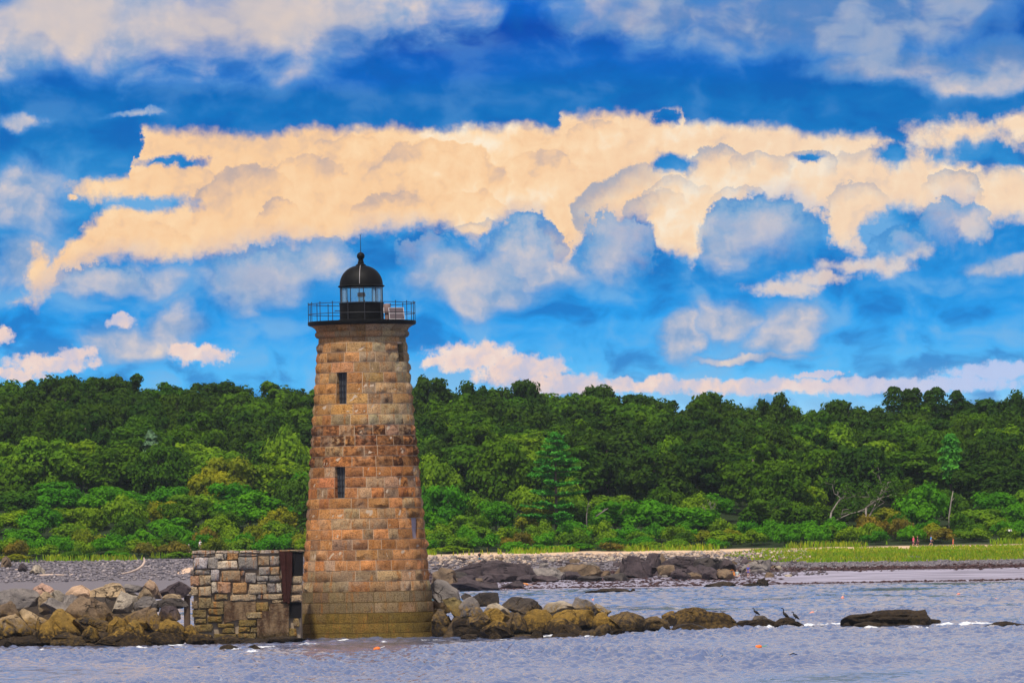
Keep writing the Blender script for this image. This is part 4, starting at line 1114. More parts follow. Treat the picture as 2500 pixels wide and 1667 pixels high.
# ------------------------------------------------------------------ stone pier beside the tower
def build_pier():
    PYd = 383.0
    s5 = 5.23
    def W(zx, zy): return at(420 + zx / s5, 1300 + zy / s5, PYd)
    k = PYd / F_PX / s5
    root = empty('stone_pier', W(800, 1300) * np.array((1, 1, 0)), 0, 'ruined rough stone pier wall with rusty iron plate beside the tower', 'pier')
    org = np.array(root.location)
    # core
    a, b = W(262, 262), W(1640, 1420)
    mb = MB().box(((a[0] + b[0]) / 2, PYd + 2.2, (a[2] - 0.6) / 2), (b[0] - a[0], 4.0, a[2] + 0.6))
    me = mesh('core', np.array(mb.v) - org, mb.f, M['pierfill']); link('core', me, None, root)
    C = {'cap': (0.46, 0.38, 0.30), 'lilac': (0.44, 0.405, 0.40), 'grey': (0.27, 0.245, 0.215), 'cream': (0.60, 0.50, 0.37), 'tan': (0.40, 0.31, 0.20), 'rust': (0.46, 0.265, 0.115), 'pink': (0.45, 0.27, 0.17), 'dk': (0.20, 0.175, 0.16),
         'brown': (0.31, 0.225, 0.14), 'olive': (0.25, 0.19, 0.10), 'ochre': (0.28, 0.19, 0.065), 'light': (0.47, 0.41, 0.32)}
    S = [(248, 224, 560, 272, 'cap'), (563, 222, 860, 264, 'cap'), (863, 220, 1118, 262, 'cap'), (1121, 220, 1372, 262, 'cap'), (1375, 216, 1690, 240, 'brown'),
         (250, 276, 350, 326, 'dk'), (353, 276, 545, 304, 'grey'), (275, 308, 456, 464, 'lilac'), (463, 306, 590, 458, 'grey'), (552, 268, 662, 345, 'light'), (666, 268, 700, 345, 'grey'), (703, 262, 842, 348, 'rust'), (570, 352, 836, 466, 'cream'),
         (846, 300, 1092, 476, 'grey'), (1098, 296, 1246, 424, 'brown'), (1250, 296, 1372, 424, 'grey'), (848, 268, 1092, 296, 'dk'), (1110, 430, 1250, 540, 'grey'), (1254, 430, 1376, 540, 'brown'),
         (235, 470, 288, 540, 'dk'), (294, 474, 490, 536, 'grey'), (494, 470, 602, 612, 'lilac'), (630, 480, 880, 624, 'brown'), (884, 486, 930, 560, 'dk'), (932, 504, 1076, 640, 'grey'), (1080, 546, 1234, 620, 'grey'), (1238, 546, 1392, 624, 'grey'),
         (235, 546, 344, 680, 'pink'), (348, 542, 500, 674, 'tan'), (506, 628, 572, 770, 'light'), (576, 626, 748, 770, 'pink'), (775, 632, 958, 780, 'rust'), (986, 650, 1212, 780, 'tan'), (1080, 626, 1210, 646, 'light'), (1216, 640, 1330, 764, 'dk'), (1334, 640, 1398, 762, 'light'),
         (208, 688, 330, 804, 'tan'), (336, 682, 504, 812, 'tan'), (540, 778, 708, 856, 'olive'), (745, 786, 1088, 870, 'tan'), (1158, 776, 1408, 852, 'tan'), (1094, 784, 1154, 850, 'dk'),
         (340, 822, 502, 968, 'olive'), (496, 872, 660, 958, 'olive'), (466, 964, 664, 1046, 'olive'), (256, 978, 442, 1084, 'olive'), (256, 872, 326, 970, 'brown'), (1072, 886, 1232, 1008, 'ochre'), (940, 1006, 1222, 1086, 'tan'), (456, 1062, 640, 1150, 'ochre'), (300, 1096, 440, 1156, 'olive'),
         (850, 1110, 1080, 1196, 'olive'), (582, 1156, 790, 1208, 'ochre'), (640, 1212, 800, 1280, 'olive'), (850, 1202, 998, 1262, 'ochre'), (1004, 1202, 1086, 1272, 'olive'), (1282, 858, 1420, 890, 'tan'), (300, 1170, 520, 1270, 'olive'), (540, 1285, 830, 1345, 'olive'), (840, 1275, 1070, 1350, 'olive'),
         (1515, 552, 1664, 652, 'tan'), (1482, 658, 1664, 768, 'brown'), (1508, 790, 1652, 880, 'brown'), (1552, 1092, 1622, 1204, 'brown'), (1490, 1216, 1594, 1330, 'ochre')]
    r = np.random.default_rng(77)
    V0, F0 = None, None
    for i, (x0, y0, x1, y1, ck) in enumerate(S):
        p0, p1 = W(x0, y1), W(x1, y0)
        w, h = p1[0] - p0[0], p1[2] - p0[2]
        c = np.array(((p0[0] + p1[0]) / 2, PYd, (p0[2] + p1[2]) / 2))
        prow = r.uniform(0.02, 0.075)
        # irregular quadrilateral front with a chamfered, uneven face
        jit = lambda s: r.normal(0, s)
        corners = [np.array((sx * w / 2 * r.uniform(0.92, 1.03), sz * h / 2 * r.uniform(0.92, 1.03))) for sx, sz in ((-1, -1), (1, -1), (1, 1), (-1, 1))]
        loop = []
        for q in range(4):
            A, B_ = corners[q], corners[(q + 1) % 4]
            for tt in (0.06, 0.36, 0.66, 0.94): loop.append(A + (B_ - A) * tt + np.array((jit(0.016), jit(0.016))))
        ring0 = [(c[0] + p[0], PYd + 0.5, c[2] + p[1]) for p in loop]
        ring1 = [(c[0] + p[0], PYd - prow + 0.05, c[2] + p[1]) for p in loop]
        ring2 = [(c[0] + p[0] * 0.92, PYd - prow - 0.015 + jit(0.015), c[2] + p[1] * 0.90) for p in loop]
        ring3 = [(c[0] + p[0] * 0.45 + jit(.02), PYd - prow - 0.03 + jit(0.012), c[2] + p[1] * 0.42 + jit(.02)) for p in loop]
        V = ring0 + ring1 + ring2 + ring3 + [(c[0], PYd - prow - 0.03 + jit(0.012), c[2])]
        Fc = []
        n = 16
        for lv in range(3):
            for q in range(n): Fc.append((lv * n + q, lv * n + (q + 1) % n, (lv + 1) * n + (q + 1) % n, (lv + 1) * n + q))
        for q in range(n): Fc.append((3 * n + q, 3 * n + (q + 1) % n, 4 * n))
        me = mesh('stone', np.array(V) - org, Fc, M['granite'], True, 62)
        tint = np.array(C[ck]) * r.uniform(1.02, 1.32)
        alg = float(sm((y0 + y1) / 2, 780, 1150)) * 0.8
        cattr(me, 'tint', tint); fattr(me, 'stain', np.full(len(V), 0.15)); fattr(me, 'algae', np.full(len(V), alg))
        link('stone', me, None, root)
    # iron plate, bent, and flat dark slabs painting the shade of hollows beside it
    P = lambda x, y, dy: tuple(W(x, y) * np.array((1, 0, 1)) + np.array((0, PYd + dy, 0)) - org)
    def slab(pts, y0, y1):
        n = len(pts); V = [P(x, y, y0) for x, y in pts] + [P(x, y, y1) for x, y in pts]
        Fc = [tuple(range(n))[::-1], tuple(range(n, 2 * n))] + [(i, (i + 1) % n, n + (i + 1) % n, n + i) for i in range(n)]
        return V, Fc
    V, Fc = slab([(1368, 232), (1452, 236), (1456, 560), (1470, 880), (1420, 890), (1402, 560)], -0.34, 0.3)
    link('iron_plate', mesh('iron_plate', V, Fc, M['rust']), None, root)
    V, Fc = slab([(1454, 238), (1536, 244), (1534, 560), (1500, 900), (1472, 900), (1458, 560)], -0.27, 0.3)
    link('iron_plate', mesh('iron_plate', V, Fc, M['rust']), None, root)
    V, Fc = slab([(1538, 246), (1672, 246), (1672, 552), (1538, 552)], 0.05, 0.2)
    link('hollow', mesh('hollow', V, Fc, M['dark']), None, root)  # solid dark slab, its colour stands for the shade inside
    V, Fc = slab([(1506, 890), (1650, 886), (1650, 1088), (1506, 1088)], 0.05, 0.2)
    link('hollow', mesh('hollow', V, Fc, M['dark']), None, root)  # same dark slab colour for the shaded gap lower down
    # board marked concrete footing, slab by slab
    V, Fc = slab([(668, 872), (1068, 876), (1066, 1104), (940, 1110), (846, 1106), (660, 1150), (664, 1050)], -0.012, 0.3)
    link('concrete_patch', mesh('concrete_patch', V, Fc, M['concrete']), None, root)
    xs = [1086, 1150, 1246, 1318, 1392, 1492]
    tops = [1096, 1100, 1000, 905, 900, 905]
    for i in range(5):
        y = tops[i + 1] if i else 1098
        V, Fc = slab([(xs[i] + 1, y), (xs[i + 1] - 1, y - 4), (xs[i + 1] - 1, 1420), (xs[i] + 1, 1420)], -0.13 - 0.006 * (i % 2) - 0.012 * i, 0.4)
        link('concrete_panel', mesh('concrete_panel', V, Fc, M['concrete']), None, root)
    # grass tufts edge left out; iron post at the corner is a thing of its own
    b = W(205, 1200); t_ = W(212, 800)
    po = empty('iron_post', (b[0], PYd - 1.6, b[2] - 0.4), 0, 'thick rusty iron post standing at the left corner of the stone pier', 'post')
    h = t_[2] - b[2] + 0.4
    link('post_shaft', MB().tube([(0, 0, 0), (0.02, 0, 0.25), (0.03, 0, 0.5), (0.05, 0, h)], [0.27, 0.22, 0.19, 0.18], 12).mesh('shaft', M['rustbrown'], True, 40), None, po)
    link('post_collar', MB().lathe([(0.19, h - 0.12), (0.25, h - 0.11), (0.25, h), (0.05, h + 0.02)], 14, (0.05, 0)).mesh('collar', M['rustbrown'], True, 40), None, po)
M['pierfill'] = mat_simple('rubble_fill', (0.33, 0.26, 0.185), 0.95, 0.1, 0.55, 1.8, bump=0.08)
M['rustbrown'] = mat_simple('brown_rust', (0.115, 0.075, 0.050), 0.95, 0.1, 0.5, 3.0, bump=0.03)
build_pier()

# ------------------------------------------------------------------ beach ledges, rubble, gravel, wrack, driftwood
def beach_things():
    Z6 = (1040, 1300, 4.704); Z7 = (1500, 1250, 4.238)
    def put(Z, box, tint, seed, lab, poly=None, yoff=0, **kw):
        x0, y0, x1, y1 = box
        Y = beach_Y(Z[0] + (x0 + x1) / 2 / Z[2], Z[1] + y1 / Z[2]) + yoff
        px_rock(*Z, box, Y, tint, seed, lab, poly, dep=6.0, algae=0.0, grow=1.22, **kw)
    put(Z6, (60, 420, 350, 660), 'brown', 401, 'rough brown ledge showing just right of the tower on the beach', BLOCK, lumpy=.08)
    put(Z6, (330, 550, 800, 675), 'purple', 402, 'low dark ledge sloping into the water of the cove', WEDGE, lumpy=.07)
    put(Z6, (280, 345, 800, 570), 'purple', 403, 'long dark purple rock ledge on the beach', RAMP, lumpy=.07, sub=5)
    put(Z6, (700, 345, 1230, 565), 'purple', 404, 'dark rock ledge with a shadowed hollow in its face', BLOCK, lumpy=.08, sub=5)
    put(Z7, (100, 465, 360, 680), 'purple', 405, 'dark broken ledge behind the round grey boulder', BLOCK, lumpy=.07)
    put(Z7, (200, 528, 350, 662), 'grey', 406, 'round pale topped boulder on the beach under the ledges', DOME, yoff=-4)
    put(Z7, (335, 438, 490, 650), 'purple', 407, 'square dark ledge left of the leaning rock pillar', BLOCK, lumpy=.05)
    put(Z7, (478, 440, 535, 620), 'brown', 408, 'narrow brown rock pillar between two dark ledges', BLOCK)
    put(Z7, (515, 472, 900, 625), 'purple', 409, 'wide dark ledge right of the brown rock pillar', SLAB, lumpy=.07, sub=5)
    put(Z7, (860, 485, 1095, 635), 'dark', 410, 'steep dark end of the long beach ledge', BLOCK, lumpy=.06)
    put(Z7, (1085, 495, 1240, 615), 'purple', 411, 'small dark ledge next to the steep ledge end', DOME, lumpy=.06)
    put(Z7, (1340, 495, 1610, 625), 'grey', 412, 'grey broken ledge nearest the grassy bank', RAMP, lumpy=.08)
    put(Z7, (705, 625, 905, 692), 'brown', 413, 'low brown stone heap in front of the wide ledge', DOME, lumpy=.1)
    put(Z6, (1500, 380, 2000, 530), 'brown', 414, 'low brown rubble ledge left of the round boulder', SLAB, lumpy=.1)
    put(Z6, (1200, 420, 1560, 545), 'grey', 415, 'low grey ledge in the middle of the stony beach', SLAB, lumpy=.1)
    # the broken dark ledge runs on along the beach
    rr_ = np.random.default_rng(66)
    ordw = ['first', 'second', 'third', 'fourth', 'fifth', 'sixth', 'seventh', 'eighth', 'ninth', 'tenth', 'eleventh', 'twelfth', 'thirteenth', 'fourteenth', 'fifteenth', 'sixteenth', 'seventeenth', 'eighteenth', 'nineteenth', 'twentieth', 'twenty-first', 'twenty-second', 'twenty-third', 'twenty-fourth']
    xs_ = np.sort(np.concatenate([np.linspace(1085, 1300, 9), np.linspace(1325, 1500, 4), np.linspace(1525, 1770, 10)]) + rr_.normal(0, 6, 23))
    for i, px in enumerate(xs_):
        mid = 1300 < px < 1515
        yb = rr_.uniform(1405, 1418) if px > 1515 else (rr_.uniform(1412, 1424) if mid else rr_.uniform(1420, 1440))
        w = rr_.uniform(34, 70); h = rr_.uniform(18, 34) * (0.6 if mid else 1.0)
        Y = beach_Y(px, yb)
        px_rock(0, 0, 1.0, (px - w / 2, yb - h, px + w / 2, yb), Y + rr_.uniform(0, 3), ['purple', 'dark', 'purple', 'brown'][int(rr_.integers(4))], 440 + i, 'low broken piece of the dark beach ledge, %s counted from the tower' % ordw[i], [None, BLOCK, RAMP, SLAB][int(rr_.integers(4))], dep=4.0, algae=0.0, lumpy=.07, sub=3)
    # single stones lying on the upper beach
    r = np.random.default_rng(9)
    protos = []
    for k in range(6):
        V, F0 = rock_mesh((1.0, 0.8, 0.7), 500 + k, None, 2, 0.04, 7)
        for tn in ('grey', 'light', 'purple', 'brown'):
            me = mesh('stone', V, F0, M['rock'], True, 30); cattr(me, 'tint', TINTS[tn]); fattr(me, 'algae', np.zeros(len(V))); protos.append((tn, me))
    n = 0
    while n < 90:
        px = r.uniform(1080, 1930); py = r.uniform(1364, 1412)
        if px < 1280 and py > 1372: continue
        Y = beach_Y(px, py); c = at(px, py, Y)
        tn, me = protos[int(r.integers(len(protos)))]
        o = link('beach_stone', me); s = r.uniform(0.5, 1.5); o.scale = (s * r.uniform(.8, 1.5), s, s * r.uniform(.7, 1.1)); o.rotation_euler = (0, 0, r.uniform(0, 6.28))
        o.location = (c[0], Y, float(ground_z(c[0], Y)) + 0.18 * s)
        prop(o, 'loose %s stone in the rubble between the beach ledges and the bushes' % {'grey': 'grey', 'light': 'pale', 'purple': 'dark', 'brown': 'brown'}[tn], 'stone', 'loose stones of the rubble slope'); n += 1
    # gravel: countless pebbles
    def scatter(name, N, fpos, size, mat, seed, flat=0.6):
        r = np.random.default_rng(seed)
        base = np.array([(1, 0, 0), (-.8, .3, 0), (0, 1, .1), (.1, -1, 0), (.1, 0, 1), (0, 0, -.6)], float)
        tri = np.array([(0, 2, 4), (2, 1, 4), (1, 3, 4), (3, 0, 4), (2, 0, 5), (1, 2, 5), (3, 1, 5), (0, 3, 5)])
        X, Y = fpos(r, N); Zg = ground_z(X, Y)
        s = size[0] * (size[1] / size[0]) ** r.random(len(X)) ** 2.2
        a = r.uniform(0, 6.28, len(X)); ca, sa = np.cos(a), np.sin(a)
        J = base[None] * (1 + r.normal(0, 0.2, (len(X), 6, 3)))
        Q = np.stack([J[..., 0] * ca[:, None] - J[..., 1] * sa[:, None], J[..., 0] * sa[:, None] + J[..., 1] * ca[:, None], J[..., 2] * flat], -1) * s[:, None, None] * 0.5
        Q += np.stack([X, Y, Zg + 0.1 * s], -1)[:, None, :]
        Fq = (tri[None] + (np.arange(len(X)) * 6)[:, None, None]).reshape(-1, 3)
        o = link(name, mesh(name, Q.reshape(-1, 3), Fq, mat))
        prop(o, kind='stuff'); return o
    def peb(name, cols):
        m, t, out = new_mat(name)
        rnd = geo(t).outputs['Random Per Island']
        principled(t, out, t.ramp(rnd, [(i / (len(cols) - 1), c) for i, c in enumerate(cols)]), 0.9, 0.2); return m
    gm = peb('beach_pebbles', [(0.06, 0.055, 0.07), (0.15, 0.135, 0.155), (0.24, 0.215, 0.235), (0.13, 0.12, 0.15), (0.36, 0.31, 0.31), (0.10, 0.085, 0.09)])
    scatter('gravel', 11000, lambda r, N: (r.uniform(-80, -22, N), r.uniform(872, 962, N)), (0.12, 0.9), gm, 1)
    pm = peb('pale_rubble', [(0.30, 0.22, 0.17), (0.48, 0.36, 0.27), (0.20, 0.185, 0.20), (0.58, 0.45, 0.34), (0.15, 0.135, 0.14)])
    scatter('rubble', 4500, lambda r, N: (r.uniform(-20, 42, N), 950 - np.abs(r.normal(0, 22, N))), (0.15, 1.1), pm, 2)
    dm = peb('dark_rubble', [(0.05, 0.042, 0.05), (0.11, 0.09, 0.10), (0.17, 0.15, 0.16), (0.08, 0.05, 0.05)])
    scatter('dark_rubble', 3500, lambda r, N: (r.uniform(-12, 40, N), r.uniform(840, 940, N)), (0.15, 1.0), dm, 3)
    wm = peb('beached_seaweed', [(0.045, 0.018, 0.018), (0.09, 0.045, 0.045), (0.03, 0.014, 0.015), (0.13, 0.08, 0.08)])
    scatter('seaweed', 6500, lambda r, N: (r.uniform(-20, 85, N), r.normal(868, 4.5, N) + 2 * np.sin(np.arange(N))), (0.15, 1.0), wm, 4, 0.3)
    scatter('wrack', 2600, lambda r, N: (r.uniform(-20, 85, N), r.normal(802, 1.6, N)), (0.15, 0.9), wm, 5, 0.3)
    scatter('seaweed_patches', 5200, lambda r, N: (r.uniform(-22, 34, N) - np.abs(r.normal(0, 3, N)), 806 + 58 * r.random(N) ** 0.8), (0.15, 0.9), wm, 15, 0.28)
    scatter('pebbles', 4500, lambda r, N: (r.uniform(20, 85, N), r.uniform(872, 892, N)), (0.12, 0.5), gm, 6)
    # pale sand patch by the pier corner
    c = beach_Y(450, 1392)
    p0 = at(450, 1392, c)
    xs = np.linspace(-1.9, 1.7, 14); ys = np.linspace(-28, 24, 24)
    X, Y = np.meshgrid(xs + p0[0], ys + c, indexing='ij'); Zz = ground_z(X, Y) + 0.30 * np.exp(-((X - p0[0] - .5) / 1.1) ** 2 - ((Y - c) / 16) ** 2) - 0.09
    a = (np.arange(13)[:, None] * 24 + np.arange(23)[None]).ravel()
    prop(link('sand', mesh('sand', np.stack([X, Y, Zz], -1).reshape(-1, 3), np.stack([a, a + 24, a + 25, a + 1], 1), mat_simple('pale_sand', (0.66, 0.46, 0.32), 0.95, 0.1, 0.12, 1.0), True)), kind='structure')
    # driftwood
    Y = beach_Y(300, 1400)
    pts = [at(4.9 and x / 4.9, 1300 + y / 4.9, Y - 2 * i) for i, (x, y) in enumerate([(1722, 300), (1730, 350), (1700, 400), (1640, 440), (1560, 470), (1460, 490)])]
    o0 = np.array(pts[-1])
    e = empty('driftwood_branch', o0, 0, 'curved bleached driftwood branch rising from the gravel beach', 'driftwood')
    link('branch', MB().tube([p - o0 for p in pts], [0.10, 0.16, 0.19, 0.16, 0.13, 0.08], 8).mesh('branch', M['drift'], True), None, e)
    for (a_, b_, th, lab, nm) in [((445, 517), (800, 512), 0.15, 'straight driftwood log lying on the gravel beach', 'driftwood_log'), ((830, 512), (910, 508), 0.10, 'short driftwood piece in line with the straight log', 'driftwood_log'), ((180, 445), (330, 455), 0.10, 'thin pale stick near the dark stones on the gravel', 'driftwood_stick')]:
        Y = beach_Y(a_[0] / 4.9, 1300 + a_[1] / 4.9)
        p, q_ = at(a_[0] / 4.9, 1300 + a_[1] / 4.9, Y), at(b_[0] / 4.9, 1300 + b_[1] / 4.9, Y)
        mid = (p + q_) / 2 + np.array((0, 0, .06))
        e = link(nm, MB().tube([(0, 0, 0), mid - p, q_ - p], [th, th * 1.2, th * .7], 8).mesh('log', M['drift'], True)); e.location = Vector(p + np.array((0, 0, 0.05)))
        prop(e, lab, 'driftwood')
    for i, (b, tn, lab) in enumerate([((370, 385, 525, 500), 'light', 'pale flat boulder half buried in the gravel'), ((215, 370, 330, 465), 'purple', 'dark stone heap at the edge of the gravel'), ((0, 290, 130, 420), 'brown', 'brown broken bank stone below the bushes at far left')]):
        Y = beach_Y((b[0] + b[2]) / 2 / 4.9, 1300 + b[3] / 4.9)
        px_rock(0, 1300, 4.9, b, Y, tn, 430 + i, lab, DOME, dep=3.0, algae=0.0, lumpy=.05)
beach_things()

# ------------------------------------------------------------------ trees
def leaf_quads(C, N, size, r, curl=0.0):
    """C centres (n,3), N facing (n,3) -> one quad leaf spray each"""
    n = len(C)
    N = N / (np.linalg.norm(N, axis=1, keepdims=True) + 1e-9)
    T = np.cross(N, r.normal(size=(n, 3))); T /= np.linalg.norm(T, axis=1, keepdims=True) + 1e-9
    B = np.cross(N, T)
    s = (size * r.uniform(0.55, 1.35, n))[:, None]
    a = r.uniform(0.55, 0.95, n)[:, None]
    P = np.stack([C - T * s, C - B * s * a + N * s * 0.25, C + T * s * 1.1, C + B * s * a - N * s * 0.15], 1) * 1.0
    return P.reshape(-1, 3), np.arange(n * 4).reshape(-1, 4)

def crown_mesh(name, seed, W, H, n_lobe, per, size, mat, base=0.0, shape='dome', lobe=(0.20, 0.32)):
    r = np.random.default_rng(seed)
    C, N = [], []
    lc = []
    for k in range(n_lobe):
        for tr in range(20):
            d = r.normal(size=3); d /= np.linalg.norm(d)
            if shape == 'dome' and d[2] < -0.92: continue
            if shape == 'shrub' and d[2] < -0.1: continue
            break
        q = r.uniform(0.45, 0.80) if k > 3 else r.uniform(0.1, 0.4)
        c = d * q * np.array((W / 2, W / 2, H / 2))
        if shape == 'cone': c[:2] *= np.clip(1.15 - (c[2] / H + 0.5), 0.2, 1.1)
        rl = W / 2 * r.uniform(*lobe) * (1.25 - 0.35 * max(0, d[2]))
        lc.append((c, rl))
        dirs = r.normal(size=(per, 3)); dirs[:, 2] = dirs[:, 2] * 0.9 + 0.35; dirs /= np.linalg.norm(dirs, axis=1, keepdims=True)
        rr = rl * r.uniform(0.50, 1.22, (per, 1)) * (1 + 0.25 * value_noise(dirs * 2.5, seed * 50 + k)[:, None])
        C.append(c + dirs * rr * np.array((1, 1, 0.72))); N.append(dirs * 1.3 + r.normal(0, 0.38, (per, 3)) + np.array((0, 0, 0.30)))
    C = np.concatenate(C); N = np.concatenate(N)
    C[:, 2] += base + H / 2
    V, Fq = leaf_quads(C, N, size, r)
    return mesh(name, V, Fq, mat), [(c + np.array((0, 0, base + H / 2)), rl) for c, rl in lc]

def trunk_mesh(name, seed, h, rad, targets, mat, bare=False):
    r = np.random.default_rng(seed); mb = MB()
    top = np.array((r.normal(0, .3), r.normal(0, .3), h))
    mb.tube([(0, 0, -0.5), (0.05, 0, h * 0.4), tuple(top)], [rad * 1.25, rad * 0.85, rad * 0.5], 7)
    for (c, rl) in targets:
        s = np.array((0.05, 0, h * r.uniform(0.45, 0.95))); c = np.array(c)
        m_ = s * 0.5 + c * 0.5 + np.array((0, 0, 0.12 * np.linalg.norm(c - s)))
        mb.tube([tuple(s), tuple(m_), tuple(c)], [rad * 0.42, rad * 0.26, rad * 0.10], 5)
    return mb.mesh(name, mat, True)

LEAF = {
    'dark': mat_leaf('dark_leaves', (0.0185, 0.0460, 0.0060), (0.0540, 0.1150, 0.0125), trans=0.22),
    'mid': mat_leaf('mid_green_leaves', (0.0351, 0.0893, 0.0070), (0.0907, 0.2003, 0.0140), trans=0.26),
    'light': mat_leaf('light_green_leaves', (0.0845, 0.1771, 0.0101), (0.2218, 0.3647, 0.0203), trans=0.3),
    'bright': mat_leaf('bright_green_leaves', (0.0488, 0.1721, 0.0080), (0.1056, 0.3352, 0.0150), trans=0.3),
    'olive': mat_leaf('olive_leaves', (0.1364, 0.1694, 0.0113), (0.2926, 0.3190, 0.0225), trans=0.3),
    'russet': mat_leaf('russet_leaves', (0.1300, 0.1124, 0.0200), (0.2438, 0.2085, 0.0375), trans=0.3),
    'pine': mat_leaf('pine_needles', (0.0500, 0.2100, 0.0270), (0.1200, 0.4200, 0.0520), trans=0.2),
    'bluepine': mat_leaf('blue_needles', (0.0813, 0.1540, 0.0938), (0.1625, 0.2810, 0.1625), trans=0.1),
}
ADJ = {'dark': 'dark green', 'mid': 'mid green', 'light': 'light green', 'bright': 'bright green', 'olive': 'yellowish green', 'russet': 'rusty brown', 'pine': 'deep green', 'bluepine': 'bluish'}
PROTO = {}
def tree_proto(key):
    kind, leaf, var = key
    if key in PROTO: return PROTO[key]
    s = 1000 + var * 17 + sum(map(ord, kind))
    if kind == 'tree':
        W, H = (10.0, 11.0) if var % 3 == 0 else ((11.0, 10.5) if var % 3 == 1 else (9.0, 12.0))
        me, lc = crown_mesh('crown', s, W, H, 52, 180, 0.29, LEAF[leaf], 0.3)
        tm = trunk_mesh('trunk', s, 8.5, 0.24, lc[::5], M['bark']); size = (W, 0.3 + H)
    elif kind == 'small':
        W, H = (7.5, 6.4) if var % 2 else (8.4, 6.0)
        me, lc = crown_mesh('crown', s, W, H, 30, 165, 0.24, LEAF[leaf], 0.4)
        tm = trunk_mesh('trunk', s, 4.6, 0.15, lc[::4], M['bark']); size = (W, 0.4 + H)
    elif kind == 'shrub':
        W, H = (5.0, 3.6) if var % 2 else (6.2, 3.2)
        me, lc = crown_mesh('crown', s, W, H, 17, 135, 0.185, LEAF[leaf], -0.5, 'shrub', (0.20, 0.36))
        tm = trunk_mesh('stem', s, 1.6, 0.08, lc[::4], M['bark']); size = (W, H - 0.4)
    PROTO[key] = (me, tm, size)
    return PROTO[key]

PLACED = []
def plant(kind, leaf, var, X, Y, height, width, z=None, rz=None, label=None, group=None):
    me, tm, (W, H) = tree_proto((kind, leaf, var))
    z = float(ground_z(X, Y)) if z is None else z
    nm = 'broadleaf_tree' if kind != 'shrub' else 'shrub'
    e = empty(nm, (X, Y, z), random.uniform(0, 6.28) if rz is None else rz)
    sx = width / W; e.scale = (sx, sx, height / H)
    link('crown' if kind != 'shrub' else 'foliage', me, None, e); link('trunk' if kind != 'shrub' else 'stem', tm, None, e)
    PLACED.append((e, kind, leaf, X, Y, height, label, group))
    return e

def by_top(kind, leaf, var, px, py, wpx, Y, label=None):
    """a tree whose top and width were read off the photograph"""
    p = at(px, py, Y); g = float(ground_z(p[0], Y))
    return plant(kind, leaf, var, float(p[0]), Y, max(2.0, p[2] - g), wpx * Y / F_PX, g, None, label)

